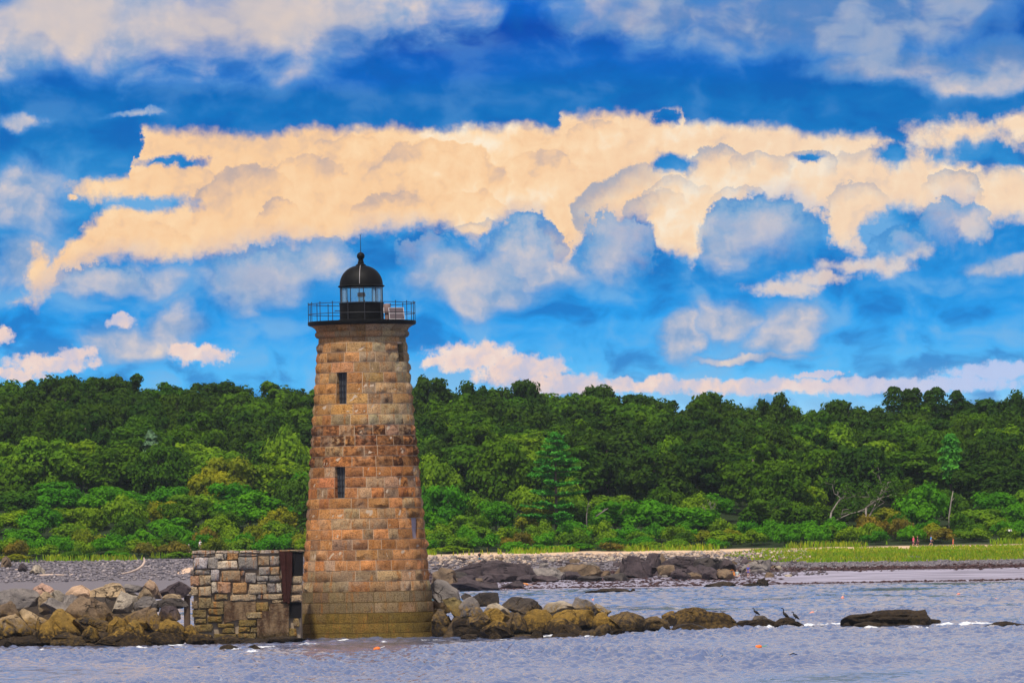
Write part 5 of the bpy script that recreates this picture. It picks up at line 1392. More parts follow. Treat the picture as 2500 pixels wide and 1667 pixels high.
def forest():
    r = np.random.default_rng(11)
    # trees read off the photograph one by one
    man = [
        ('tree', 'dark', 0, 150, 902, 150, 1200), ('tree', 'dark', 1, 210, 915, 120, 1204), ('tree', 'dark', 2, 1045, 897, 120, 1198), ('tree', 'dark', 0, 1150, 915, 110, 1202), ('tree', 'dark', 1, 1265, 910, 140, 1200),
        ('tree', 'dark', 2, 1560, 944, 120, 1205), ('tree', 'dark', 1, 1745, 940, 150, 1203), ('tree', 'dark', 0, 1895, 944, 120, 1204), ('tree', 'dark', 1, 2060, 960, 150, 1206), ('tree', 'dark', 2, 2420, 955, 140, 1203), ('tree', 'dark', 0, 2490, 936, 90, 1195),
        ('tree', 'mid', 1, 640, 965, 190, 1150), ('tree', 'mid', 2, 745, 975, 130, 1140), ('tree', 'mid', 0, 1090, 960, 180, 1160),
        ('tree', 'light', 0, 70, 1080, 190, 1088), ('tree', 'light', 2, 195, 1062, 170, 1092), ('tree', 'dark', 1, 300, 1066, 130, 1086), ('tree', 'light', 1, 450, 1068, 230, 1090), ('small', 'olive', 1, 560, 1105, 150, 1062), ('tree', 'mid', 2, 640, 1060, 130, 1084),
        ('small', 'light', 0, 700, 1042, 130, 1080), ('small', 'olive', 0, 520, 1140, 140, 1050), ('small', 'bright', 1, 130, 1170, 150, 1050), ('small', 'bright', 0, 280, 1190, 170, 1042), ('small', 'mid', 1, 60, 1190, 150, 1036), ('small', 'bright', 1, 420, 1180, 120, 1045),
        ('small', 'light', 1, 190, 1235, 180, 1022), ('small', 'light', 0, 40, 1245, 150, 1020), ('small', 'mid', 0, 330, 1225, 150, 1030), ('small', 'light', 1, 470, 1200, 160, 1034), ('small', 'bright', 0, 610, 1200, 170, 1030), ('small', 'mid', 1, 700, 1160, 140, 1044), ('small', 'bright', 1, 560, 1170, 140, 1040),
        ('tree', 'light', 2, 1290, 1034, 150, 1056), ('tree', 'mid', 1, 1150, 1072, 190, 1048), ('small', 'light', 0, 1060, 1110, 130, 1036), ('tree', 'dark', 0, 1480, 1030, 200, 1050), ('tree', 'dark', 1, 1600, 1090, 210, 1036), ('tree', 'dark', 2, 1700, 1060, 170, 1042),
        ('small', 'bright', 1, 1085, 1175, 120, 1010), ('small', 'light', 0, 1150, 1200, 110, 1012), ('small', 'bright', 1, 1210, 1215, 110, 1006), ('tree', 'mid', 0, 1900, 1110, 150, 1018), ('small', 'mid', 1, 1870, 1210, 150, 1004), ('small', 'mid', 0, 1950, 1225, 140, 1002),
        ('small', 'bright', 0, 2255, 1180, 140, 1000), ('small', 'dark', 1, 2010, 1230, 130, 1004), ('tree', 'dark', 2, 2400, 1100, 190, 1030), ('tree', 'dark', 0, 2480, 1130, 170, 1022), ('small', 'olive', 0, 2170, 1240, 130, 1000), ('tree', 'mid', 1, 2020, 1080, 170, 1040), ('tree', 'mid', 2, 2240, 1080, 180, 1046),
        ('tree', 'light', 0, 1640, 1050, 100, 1044), ('small', 'bright', 1, 1500, 1215, 150, 1000), ('small', 'bright', 0, 1600, 1220, 150, 1001), ('small', 'bright', 1, 1690, 1232, 140, 998), ('small', 'mid', 0, 1400, 1215, 120, 1004), ('small', 'olive', 1, 1310, 1225, 120, 1000),
    ]
    spots = []
    for (kind, leaf, var, px, py, w, Y) in man:
        e = by_top(kind, leaf, var, px, py, w, Y); spots.append((e.location.x, Y, w * Y / F_PX))
    def free(X, Y, d):
        return all(abs(X - a) > (d + w) * 0.30 or abs(Y - b) > 9 for a, b, w in spots)
    for X in np.arange(-104, 104, 6.6):
        plant('tree', r.choice(['dark', 'mid'], p=[.75, .25]), int(r.integers(4)), float(X + r.normal(0, 1.2)), 1214.0, r.uniform(11.6, 13.2), r.uniform(10, 13))
    rows = [1206, 1192, 1178, 1163, 1148, 1133, 1118, 1104, 1090, 1076, 1062, 1048, 1034]
    for i, Y in enumerate(rows):
        half = 0.078 * Y + 9
        X = -half + r.uniform(0, 6)
        while X < half:
            u = X / Y * F_PX
            y = Y + r.normal(0, 3.0)
            left = u < -250
            if i < 6: kind, leaf, h = 'tree', r.choice(['dark', 'mid'], p=[.8, .2] if left else [.55, .45]), r.uniform(12.0, 14.2)
            elif i < 9: kind, leaf, h = 'tree', r.choice(['dark', 'mid', 'light'], p=[.62, .28, .10] if left else [.55, .38, .07]), r.uniform(11.0, 14.0)
            elif i < 11:
                if left: kind, leaf, h = 'tree', r.choice(['mid', 'light', 'dark'], p=[.4, .4, .2]), r.uniform(9, 12)
                else: kind, leaf, h = 'tree', r.choice(['dark', 'mid', 'light'], p=[.55, .35, .1]), r.uniform(11, 14)
            else:
                if left: kind, leaf, h = 'small', r.choice(['bright', 'light', 'mid', 'olive'], p=[.3, .35, .2, .15]), r.uniform(6, 9)
                else: kind, leaf, h = 'tree', r.choice(['dark', 'mid'], p=[.6, .4]), r.uniform(10, 13)
            w = r.uniform(9.5, 12.5) if kind == 'tree' else r.uniform(7, 10)
            if free(X, y, w * 0.6): plant(kind, leaf, int(r.integers(4)), X, y, h, w)
            X += r.uniform(8.2, 11.5) if kind == 'tree' else r.uniform(6.5, 9)
    # lower belt
    for Y in (1021, 1009, 999):
        half = 0.078 * Y + 6; X = -half + r.uniform(0, 4)
        while X < half:
            u = X / Y * F_PX
            leaf = r.choice(['bright', 'light', 'mid', 'olive', 'dark'], p=[.30, .30, .26, .07, .07])
            h = r.uniform(4.5, 7.0) if Y > 1005 else r.uniform(3.2, 5.2)
            if free(X, Y, 3.0): plant('small', leaf, int(r.integers(2)), X, Y + r.normal(0, 1.5), h, r.uniform(6, 9))
            X += r.uniform(6.0, 9.0)
    for Y, h0, h1 in ((991, 2.4, 4.0), (984, 2.0, 3.4), (977, 1.5, 2.8), (970.5, 1.0, 2.0)):
        half = 0.078 * Y + 5; X = -half + r.uniform(0, 3)
        while X < half:
            u = X / Y * F_PX
            leaf = r.choice(['bright', 'light', 'olive', 'mid', 'russet'], p=[.36, .30, .14, .16, .04])
            if not (Y < 972 and (X > 38 or r.random() < 0.35)):
                plant('shrub', leaf, int(r.integers(3)), X, Y + r.normal(0, 1.2), r.uniform(h0, h1), r.uniform(4.0, 6.5))
            X += r.uniform(3.8, 6.0)
forest()

def special_trees():
    r = np.random.default_rng(5)
    # layered pine
    p = at(1355, 1064, 995); g = float(ground_z(p[0], 995)); H = p[2] - g
    e = empty('pine_tree', (p[0], 995, g), 0, 'bright green pine with flat layered branches right of the lighthouse', 'tree')
    C, N, br = [], [], MB()
    br.tube([(0, 0, -.5), (0, 0, H * .5), (0, 0, H)], [0.28, 0.2, 0.04], 8)
    tiers = [(0.16, 4.6, .3), (0.22, 5.4, .2), (0.33, 5.2, .1), (0.44, 4.8, .2), (0.53, 4.3, .35), (0.60, 4.2, .3), (0.67, 3.8, .3), (0.74, 3.3, .4), (0.81, 2.7, .5), (0.88, 2.0, .5), (0.94, 1.3, .5), (0.99, 0.6, .5)]
    for (zf, rad, th) in tiers:
        for k in range(7):
            a = r.uniform(0, 6.28); L = rad * r.uniform(0.65, 1.0); z0 = zf * H + r.normal(0, .18)
            tip = np.array((math.cos(a) * L, math.sin(a) * L, z0 + 0.10 * L)); st = np.array((0, 0, z0 - 0.05 * L))
            br.tube([tuple(st), tuple((st + tip) / 2 - np.array((0, 0, .08))), tuple(tip)], [0.07, 0.05, 0.02], 5)
            n = int(55 * L)
            t = r.uniform(0.25, 1.05, n)[:, None]
            w = (0.28 + 0.55 * np.sin(np.clip(t, 0, 1) * PI * .9)) * 0.9
            C.append(st + (tip - st) * t + np.stack([r.normal(0, 1, n), r.normal(0, 1, n), np.abs(r.normal(0, .22, n))], 1) * np.concatenate([w * .62, w * .62, np.ones_like(w) * (.35 + th)], 1)); N.append(np.tile((0, 0, 1.0), (n, 1)) + r.normal(0, .5, (n, 3)))
    V, Fq = leaf_quads(np.concatenate(C), np.concatenate(N), 0.20, r)
    link('crown', mesh('crown', V, Fq, LEAF['pine']), None, e); link('trunk', br.mesh('trunk', M['bark'], True), None, e)
    # half bare grey tree and snags
    def bare(px, py_base, py_top, Y, spread, label, seed, leaves, mat):
        r = np.random.default_rng(seed)
        b = at(px, py_base, Y); g = float(ground_z(b[0], Y)); top = at(px, py_top, Y)[2]; H = top - g
        e = empty('bare_tree', (b[0], Y, g), 0, label, 'tree')
        mb = MB(); tips = []
        def grow(p, d, L, rad, lv):
            q_ = p + d * L; m_ = (p + q_) / 2 + r.normal(0, 0.06 * L, 3)
            mb.tube([tuple(p), tuple(m_), tuple(q_)], [rad, rad * .8, rad * .62], 5)
            if lv == 0: tips.append(q_); return
            for k in range(int(r.integers(2, 4))):
                dd = d + r.normal(0, 0.55, 3) * np.array((spread, spread, .6)); dd[2] = max(dd[2], -0.05); dd /= np.linalg.norm(dd)
                grow(q_ if k else m_, dd, L * r.uniform(.62, .85), rad * .6, lv - 1)
        grow(np.array((0, 0, -.3)), np.array((0, 0, 1.0)), H * 0.32, 0.22, 4)
        link('trunk', mb.mesh('trunk', mat, True), None, e)
        if leaves:
            tp = np.array(tips); idx = r.integers(0, len(tp), leaves)
            C = tp[idx] + r.normal(0, .35, (leaves, 3)); N = r.normal(0, .6, (leaves, 3)) + np.array((0, -.2, 1))
            V, Fq = leaf_quads(C, N, 0.2, r); link('crown', mesh('crown', V, Fq, LEAF['mid']), None, e)
    bare(2115, 1270, 1060, 990, 1.6, 'half bare grey tree with wide spreading branches on the right slope', 31, 900, M['deadwood'])
    bare(2030, 1270, 1100, 992, 1.3, 'smaller half bare grey tree left of the wide spreading one', 35, 700, M['deadwood'])
    bare(1740, 1240, 1165, 1000, 1.3, 'small dead tree with pale twigs over the bright bushes', 32, 60, M['deadwood'])
    bare(2490, 1270, 1190, 1001, 1.3, 'grey leafless tree at the right edge of the wood', 33, 100, M['deadwood'])
    for i, (pts, rad, lab) in enumerate([([(2317, 1262), (2322, 1225), (2327, 1198)], .14, 'white dead snag standing against dark trees on the right'), ([(1432, 1262), (1434, 1240), (1437, 1226)], .09, 'thin white dead stem above the bushes right of the pine'),
                                         ([(1455, 1260), (1470, 1250), (1485, 1240)], .12, 'fallen white trunk lying on the bushes right of the pine')]):
        Y = 996; P = [at(a, b, Y) for a, b in pts]; P0 = P[0].copy(); P0[2] = float(ground_z(P0[0], Y))
        base = [np.zeros(3)] if i < 2 else []
        o = empty('dead_snag', P0, 0, lab, 'tree')
        link('trunk', MB().tube([tuple(v) for v in base + [q_ - P0 for q_ in P]], [rad] * len(base) + [rad, rad * .8, rad * .4], 6).tube([tuple(P[1] - P0), tuple(P[1] - P0 + np.array((.5, 0, .6)))], [rad * .5, rad * .2], 5).mesh('trunk', M['deadwood'], True), None, o)
    # dark spiky firs on the skyline
    def fir(px, py, wpx, Y, lab, leaf='dark'):
        p = at(px, py, Y); g = float(ground_z(p[0], Y)); H = p[2] - g; W = wpx * Y / F_PX
        e = empty('fir_tree', (p[0], Y, g), 0, lab, 'tree')
        C, N = [], []
        n = 2600
        zf = r.uniform(0.35, 1.0, n) ** 0.9; tier = (zf * 9) % 1.0
        cl = (np.floor(zf * 7) * 2.4); rad = W / 2 * np.sqrt(np.clip(1 - ((zf - .70) / .34) ** 2, 0.02, 1)) * (0.55 + 0.45 * (1 - tier)) * np.sqrt(r.uniform(.1, 1, n)) * 1.1; a = r.normal(0, .7, n) + cl + r.integers(0, 3, n) * 2.1
        C = np.stack([np.cos(a) * rad, np.sin(a) * rad, zf * H], 1); N = np.stack([np.cos(a), np.sin(a), np.ones(n)], 1) + r.normal(0, .5, (n, 3))
        V, Fq = leaf_quads(C, N, 0.24, r); link('crown', mesh('crown', V, Fq, LEAF[leaf]), None, e)
        link('trunk', MB().tube([(0, 0, -.5), (0, 0, H * .97)], [0.28, 0.04], 6).mesh('trunk', M['bark'], True), None, e)
    for (px, py, w, lab) in [(2182, 940, 62, 'broad dark conifer, leftmost of the conifers on the right skyline'), (2215, 946, 40, 'slim conifer next to the broad one on the right skyline'), (2235, 944, 45, 'second slim conifer on the right skyline'), (2268, 950, 40, 'short conifer in the middle of the right skyline'),
                             (2286, 942, 60, 'dense conifer beyond the short one on the right skyline'), (2335, 950, 44, 'lone conifer right of the dense one on the skyline')]:
        fir(px, py + 4, w * 1.15, 1207, lab)
    fir(368, 1052, 40, 1092, 'small bluish conifer rising between light green trees on the left', 'bluepine')
    fir(2320, 1060, 60, 1030, 'dark conifer tip among leafy trees on the right slope', 'pine')
special_trees()

def name_trees():
    """every tree says which one it is: its look, its row on the slope and its place counted from the lighthouse"""
    ordw = ['first', 'second', 'third', 'fourth', 'fifth', 'sixth', 'seventh', 'eighth', 'ninth', 'tenth', 'eleventh', 'twelfth', 'thirteenth', 'fourteenth', 'fifteenth', 'sixteenth', 'seventeenth', 'eighteenth', 'nineteenth', 'twentieth',
            'twenty-first', 'twenty-second', 'twenty-third', 'twenty-fourth', 'twenty-fifth', 'twenty-sixth', 'twenty-seventh', 'twenty-eighth', 'twenty-ninth', 'thirtieth']
    bands = [(0, 973, 'bush', 'at the beach edge'), (973, 981, 'bush', 'in the front thicket'), (981, 987.5, 'bush', 'in the middle thicket'), (987.5, 995, 'bush', 'in the rear thicket'), (995, 1004, 'tree', 'behind the thicket'), (1004, 1015, 'tree', 'at the foot of the slope'), (1015, 1028, 'tree', 'low on the slope'),
             (1028, 1041, 'tree', 'on the lower slope'), (1041, 1055, 'tree', 'a third up the slope'), (1055, 1069, 'tree', 'below mid slope'), (1069, 1083, 'tree', 'at mid slope'), (1083, 1097, 'tree', 'just above mid slope'), (1097, 1111, 'tree', 'on the upper slope'), (1111, 1126, 'tree', 'high on the slope'),
             (1126, 1141, 'tree', 'four rows below the ridge'), (1141, 1156, 'tree', 'three rows below the ridge'), (1156, 1171, 'tree', 'two rows below the ridge'), (1171, 1185, 'tree', 'just below the ridge'), (1185, 1199, 'tree', 'at the ridge'), (1199, 1300, 'tree', 'on the skyline')]
    ut = TX / TY
    buckets = {}
    for (e, kind, leaf, X, Y, h, lab, grp) in PLACED:
        if lab: prop(e, lab, 'tree', grp); continue
        bi = next(i for i, b in enumerate(bands) if b[0] <= Y < b[1])
        side = 'left' if X / Y < ut else 'right'
        sh = kind == 'shrub'
        buckets.setdefault((bi, side, leaf, sh), []).append((abs(X / Y - ut), e))
    for (bi, side, leaf, sh), lst in buckets.items():
        lst.sort(key=lambda q_: q_[0])
        noun = 'bush' if sh else 'tree'
        for i, (d, e) in enumerate(lst):
            n = '' if len(lst) == 1 else (ordw[i] + ' ') 
            if len(lst) == 1: lab = f'the only {ADJ[leaf]} {noun} {bands[bi][3]} {side} of the lighthouse'
            else: lab = f'{ADJ[leaf]} {noun} {bands[bi][3]}, {ordw[i]} such {side} of the lighthouse'
            prop(e, lab, 'bush' if sh else 'tree', 'bushes along the beach' if sh else 'trees of the wooded hill')
name_trees()

# ------------------------------------------------------------------ grass
def grass():
    r = np.random.default_rng(8)
    m, t, out = new_mat('beach_grass_blades')
    rnd = geo(t).outputs['Random Per Island']; P = geo(t).outputs['Position']
    n = t.noise(P, 0.25, 3, 0.5)
    c = t.ramp(rnd, [(0, (0.17, 0.27, 0.014)), (0.5, (0.30, 0.39, 0.018)), (0.85, (0.40, 0.42, 0.026)), (1, (0.46, 0.38, 0.06))])
    c = t.mix(t.ss(n, 0.4, 0.62), c, t.mix(1.0, c, (0.65, 0.95, 0.8), 'MULTIPLY'))
    df = t.node('ShaderNodeBsdfDiffuse', {'Color': c}); tr = t.node('ShaderNodeBsdfTranslucent', {'Color': c})
    t.l.new(t.node('ShaderNodeMixShader', {0: 0.3, 1: df.outputs[0], 2: tr.outputs[0]}).outputs[0], out.inputs[0])
    def blades(name, X, Y, h0, h1, w):
        n = len(X); Z = ground_z(X, Y); a = r.uniform(0, 6.28, n); h = r.uniform(h0, h1, n)
        d = np.stack([np.cos(a), np.sin(a), np.zeros(n)], 1) * (w * r.uniform(.5, 1.2, n))[:, None]
        b = np.stack([X, Y, Z - 0.03], 1); ln = r.normal(0, .22, (n, 3)) * h[:, None]; ln[:, 2] = h
        Q = np.stack([b - d, b + d, b + d * .35 + ln, b - d * .35 + ln], 1).reshape(-1, 3)
        prop(link(name, mesh(name, Q, np.arange(n * 4).reshape(-1, 4), m)), kind='stuff')
    # broad band on the right bank, patchy towards the ledges
    N = 30000
    X = r.uniform(18, 88, N); Y = r.uniform(889, 956, N)
    f = value_noise(np.stack([X * .22, Y * .10, X * 0], 1), 3) + value_noise(np.stack([X * .7, Y * .3, X * 0], 1), 4) * .6
    keep = (f + 1.6 * sm(X, 24, 44) - 0.35 * sm(Y, 925, 935) * (1 - sm(Y, 940, 950)) > 0.15 + 0.9 * (1 - sm(X, 26, 40)))
    keep &= Y > 890 + 14 * (1 - sm(X, 30, 45)) + 4.5 * value_noise(np.stack([X * .45, X * 0, X * 0], 1), 12)
    keep &= value_noise(np.stack([X * .9, Y * .35, X * 0], 1), 14) > -0.75
    blades('grass', X[keep], Y[keep], 0.18, 0.50, 0.13)
    N = 9000
    X = r.uniform(-85, 85, N); Y = 968 + r.normal(0, 3.2, N)
    keep = ((X < 30) & (value_noise(np.stack([X * .3, Y * .2, X * 0], 1), 8) > -0.1)) | ((X >= 30) & (Y > 968) & (value_noise(np.stack([X * .5, Y * .2, X * 0], 1), 9) > 0.0))
    blades('grass_fringe', X[keep], Y[keep], 0.3, 1.0, 0.15)
grass()

# ------------------------------------------------------------------ people
def skin_to_mesh(name, pts, edges, rads, root=0, sub=2):
    me = bpy.data.meshes.new('tmp'); me.from_pydata([tuple(p) for p in pts], edges, []); me.update()
    o = bpy.data.objects.new('tmp', me); COL.objects.link(o)
    md = o.modifiers.new('s', 'SKIN'); md.use_smooth_shade = True
    bpy.context.view_layer.objects.active = o
    if not me.skin_vertices:
        with bpy.context.temp_override(object=o, active_object=o): bpy.ops.mesh.customdata_skin_add()
    for i, sv in enumerate(me.skin_vertices[0].data):
        rr = rads[i]; sv.radius = rr if isinstance(rr, tuple) else (rr, rr); sv.use_root = (i == root)
    sb = o.modifiers.new('u', 'SUBSURF'); sb.levels = sub; sb.render_levels = sub
    dg = bpy.context.evaluated_depsgraph_get()
    ev = o.evaluated_get(dg); res = bpy.data.meshes.new_from_object(ev, depsgraph=dg)
    res.name = name
    bpy.data.objects.remove(o, do_unlink=True); bpy.data.meshes.remove(me)
    res.polygons.foreach_set('use_smooth', np.ones(len(res.polygons), dtype=bool))
    return res

CLOTH = {}
def cloth(col):
    if col not in CLOTH: CLOTH[col] = mat_simple('cloth_%d' % len(CLOTH), col, 0.85, 0.15, 0.12, 8.0)
    return CLOTH[col]
SKIN = mat_simple('skin', (0.52, 0.29, 0.20), 0.6, 0.3, 0.06)

def make_person(loc, yaw, hgt, label, top, bottom, hair=(0.08, 0.045, 0.025), pose='stand', dress=False, hat=None, lie=0.0):
    s = hgt / 1.72
    V = lambda *a: np.array(a, float)
    lf = {'stand': (0.05, -0.04, 0.0, 0.05), 'walk': (0.42, -0.32, 0.12, 0.45), 'sit': (1.45, 1.35, 1.0, 1.2), 'lie': (0.12, 0.75, 0.1, 1.4)}[pose]
    base = 0.93 if pose in ('stand', 'walk', 'lie') else 0.16
    pel = V(0, 0, base)
    lean = {'stand': 0.02, 'walk': 0.05, 'sit': -0.15, 'lie': 0.0}[pose]
    up = lambda z: pel + V(0, math.sin(lean) * z, math.cos(lean) * z)
    pts, rad, ed = [pel, up(.15), up(.34), up(.49), up(.56), up(.645), up(.70), up(.775)], [.125, .115, (.150, .105), .068, .052, .078, .092, .062], [(0, 1), (1, 2), (2, 3), (3, 4), (4, 5), (5, 6), (6, 7)]
    pts.append(up(.655) + V(0, .088, 0)); rad.append(.016); ed.append((5, 8))                     # nose
    shirt_p, shirt_r, shirt_e = [up(.02), up(.17), up(.34), up(.475)], [.142, .132, (.168, .122), .088], [(0, 1), (1, 2), (2, 3)]
    sh_p, sh_r, sh_e = [pel + V(0, 0, .10), pel], [.132, .145], [(0, 1)]
    hands = []
    for sd_, sw in ((-1, 0.35), (1, -0.30)):
        sw *= {'stand': .25, 'walk': 1.0, 'sit': .8, 'lie': .3}[pose]
        a = up(.455) + V(sd_ * .175, 0, 0); e = a + V(sd_ * .07, math.sin(sw) * .27, -math.cos(sw) * .27); w = e + V(sd_ * .01, math.sin(sw + .45) * .24, -math.cos(sw + .45) * .24); p = w + (w - e) * .33
        i = len(pts); pts += [a, e, w, p]; rad += [.058, .042, .029, (.040, .020)]; ed += [(2, i), (i, i + 1), (i + 1, i + 2), (i + 2, i + 3)]
        hands.append((p, (w - e) / np.linalg.norm(w - e), sd_))
        j = len(shirt_p); shirt_p += [a, a + (e - a) * .72]; shirt_r += [.072, .062]; shirt_e += [(2, j), (j, j + 1)]
    for sd_, th, kn in ((-1, lf[0], lf[2]), (1, lf[1], lf[3])):
        h = pel + V(sd_ * .088, 0, -.03); k = h + V(sd_ * .015, math.sin(th) * .42, -math.cos(th) * .42); an = k + V(0, math.sin(th - kn) * .40, -math.cos(th - kn) * .40); fd = V(0, math.cos(th - kn), math.sin(th - kn)); toe = an + fd * .17 + V(0, 0, -.045)
        i = len(pts); pts += [h, k, an, toe]; rad += [.096, .060, .040, (.042, .028)]; ed += [(0, i), (i, i + 1), (i + 1, i + 2), (i + 2, i + 3)]
        j = len(sh_p); sh_p += [h + V(0, 0, -.02), h + (k - h) * .72]; sh_r += [.112, .095]; sh_e += [(1, j), (j, j + 1)]
    me = skin_to_mesh('body', pts, ed, rad, 0, 2)
    # fingers and thumb grow from each palm
    mb = MB()
    for (p, d, sd_) in hands:
        for f in range(4):
            o_ = p + V(0, (f - 1.5) * .019, 0) - d * .01; L = (.065, .078, .073, .055)[f]
            q1 = o_ + d * L * .5 + V(-sd_ * .008, 0, 0); q2 = o_ + d * L + V(-sd_ * .030, 0, 0)
            mb.tube([o_, q1, q2], [.0095, .009, .007], 5)
        o_ = p - d * .055 + V(0, .03, 0); mb.tube([o_, o_ + d * .03 + V(-sd_ * .01, .03, 0), o_ + d * .065 + V(-sd_ * .02, .035, 0)], [.011, .010, .007], 5)
    bm = bmesh.new(); bm.from_mesh(me); tmp = mb.mesh('fingers'); bm.from_mesh(tmp); bm.to_mesh(me); bm.free(); bpy.data.meshes.remove(tmp)
    me.materials.clear(); me.materials.append(SKIN)
    root = empty('person', loc, yaw, label, 'person'); root.scale = (s, s, s)
    if pose == 'lie':
        root.rotation_euler = (R(-84), 0, yaw); root.location.z += 0.12
        root.rotation_mode = 'XYZ'
    link('body', me, None, root)
    link('shirt' if not dress else 'dress', _m(skin_to_mesh('shirt', shirt_p, shirt_e, shirt_r, 0, 2), cloth(top)), None, root)
    if dress:
        link('skirt', MB().lathe([(.13, base + .12), (.17, base - .05), (.24, base - .38), (.235, base - .385), (.16, base - .05)], 18).mesh('skirt', cloth(bottom), True), None, root)
    else: link('shorts', _m(skin_to_mesh('shorts', sh_p, sh_e, sh_r, 1, 2), cloth(bottom)), None, root)
    hc = up(.70); Vh, Fh = ico(2); Vh = Vh * np.array((.104, .118, .100)) + hc + V(0, -.022, .025)
    keepf = [f for f in Fh if np.mean([Vh[i][1] for i in f]) < hc[1] + .045 or np.mean([Vh[i][2] for i in f]) > hc[2] + .065]
    link('hair' if hat is None else 'hat', mesh('hair', Vh, keepf, cloth(hair if hat is None else hat), True), None, root)
    ey = MB()
    for sx in (-1, 1):
        c = up(.685) + V(sx * .032, .080, 0); ey.box(c, (.018, .012, .010))
    ey.box(up(.615) + V(0, .070, 0), (.04, .012, .008))
    link('face', ey.mesh('face', cloth((0.06, 0.03, 0.025))), None, root)
    return root
def _m(me, mat):
    me.materials.clear(); me.materials.append(mat); return me

def people():
    def g(px, py, Y=None):
        Y = beach_Y(px, py) if Y is None else Y
        p = at(px, py, Y); return (p[0], Y, float(ground_z(p[0], Y)))
    def on(px, Y):
        x = uv(px, 1330)[0] * Y / F_PX; return (x, Y, float(ground_z(x, Y)))
    make_person(on(2230, 957), R(-60), 1.68, 'person in pink top walking before the bushes on the grassy bank', (0.72, 0.06, 0.17), (0.16, 0.03, 0.09), (0.45, 0.28, 0.12), 'walk')
    make_person(on(2240, 960), R(-70), 1.66, 'person in dark dress close behind the one in pink', (0.05, 0.02, 0.04), (0.05, 0.02, 0.04), (0.20, 0.09, 0.05), 'walk', True)
    make_person(on(2273, 958), R(-80), 1.74, 'person in blue shirt and navy shorts on the grassy bank', (0.05, 0.30, 0.72), (0.012, 0.03, 0.14), (0.10, 0.05, 0.03), 'walk')
    make_person(on(2327, 958), R(-75), 1.15, 'small child in orange red clothes at the end of the walking group', (0.80, 0.16, 0.08), (0.78, 0.12, 0.10), (0.5, 0.18, 0.08), 'walk')
    make_person((*on(489, 981)[:2], 5.35), R(150), 1.74, 'person in white shirt showing above the stone pier top', (0.80, 0.78, 0.80), (0.30, 0.28, 0.30), (0.25, 0.12, 0.08), 'stand')
    make_person((*on(461, 981)[:2], 4.75), R(200), 1.70, 'person with white hat at the left corner of the stone pier', (0.10, 0.07, 0.07), (0.08, 0.06, 0.06), (0.6, 0.6, 0.6), 'stand', hat=(0.8, 0.76, 0.8))
    a = g(1283, 1431); make_person(a, R(90), 1.7, 'sunbather in blue swimwear lying on the wet sand by the cove', (0.10, 0.22, 0.65), (0.10, 0.22, 0.65), (0.5, 0.22, 0.15), 'lie')
    a = g(1302, 1429); make_person((a[0], a[1] + 1.2, a[2]), R(90), 1.7, 'tanned sunbather in orange lying with bent knees behind the blue one', (0.75, 0.28, 0.06), (0.75, 0.28, 0.06), (0.3, 0.14, 0.05), 'lie')
    a = g(1827, 1409); make_person(a, R(170), 1.55, 'person in violet blue swimsuit standing on the sand by the ledges', (0.10, 0.10, 0.38), (0.12, 0.10, 0.36), (0.55, 0.16, 0.08), 'stand')
    a = g(1800, 1407); make_person(a, R(200), 1.62, 'person in pale green shirt sitting on the sand by the ledges', (0.42, 0.50, 0.48), (0.40, 0.42, 0.42), (0.10, 0.06, 0.04), 'sit')
    a = g(1171, 1376); make_person(a, R(160), 1.70, 'person in dark jacket and teal trousers on the stony beach', (0.03, 0.025, 0.035), (0.05, 0.20, 0.26), (0.04, 0.03, 0.03), 'stand')
    # beach bags and a cool box
    for i, (px, py, col, lab) in enumerate([(1756, 1405, (0.50, 0.30, 0.16), 'tan beach bag left of the seated group on the sand'), (1787, 1406, (0.85, 0.30, 0.06), 'orange beach bag beside the seated person')]):
        a = g(px, py); o = empty('beach_bag', a, 0.3 * i, lab, 'bag')
        V = MB().lathe([(0.02, 0.0), (0.40, 0.0), (0.46, 0.2), (0.40, 0.55), (0.36, 0.56), (0.34, 0.3), (0.02, 0.28)], 16); me = V.mesh('bag', cloth(col), True, 40)
        for v in me.vertices: v.co.y *= 0.5
        link('bag_body', me, None, o)
        link('handle', MB().tube([(-.25, 0, .5), (-.2, 0, .75), (0, 0, .85), (.2, 0, .75), (.25, 0, .5)], .03, 6).mesh('handle', cloth(col), True), None, o)
    a = g(1812, 1406); o = empty('beach_umbrella_mat', a, 0)
    bpy.data.objects.remove(o)
people()

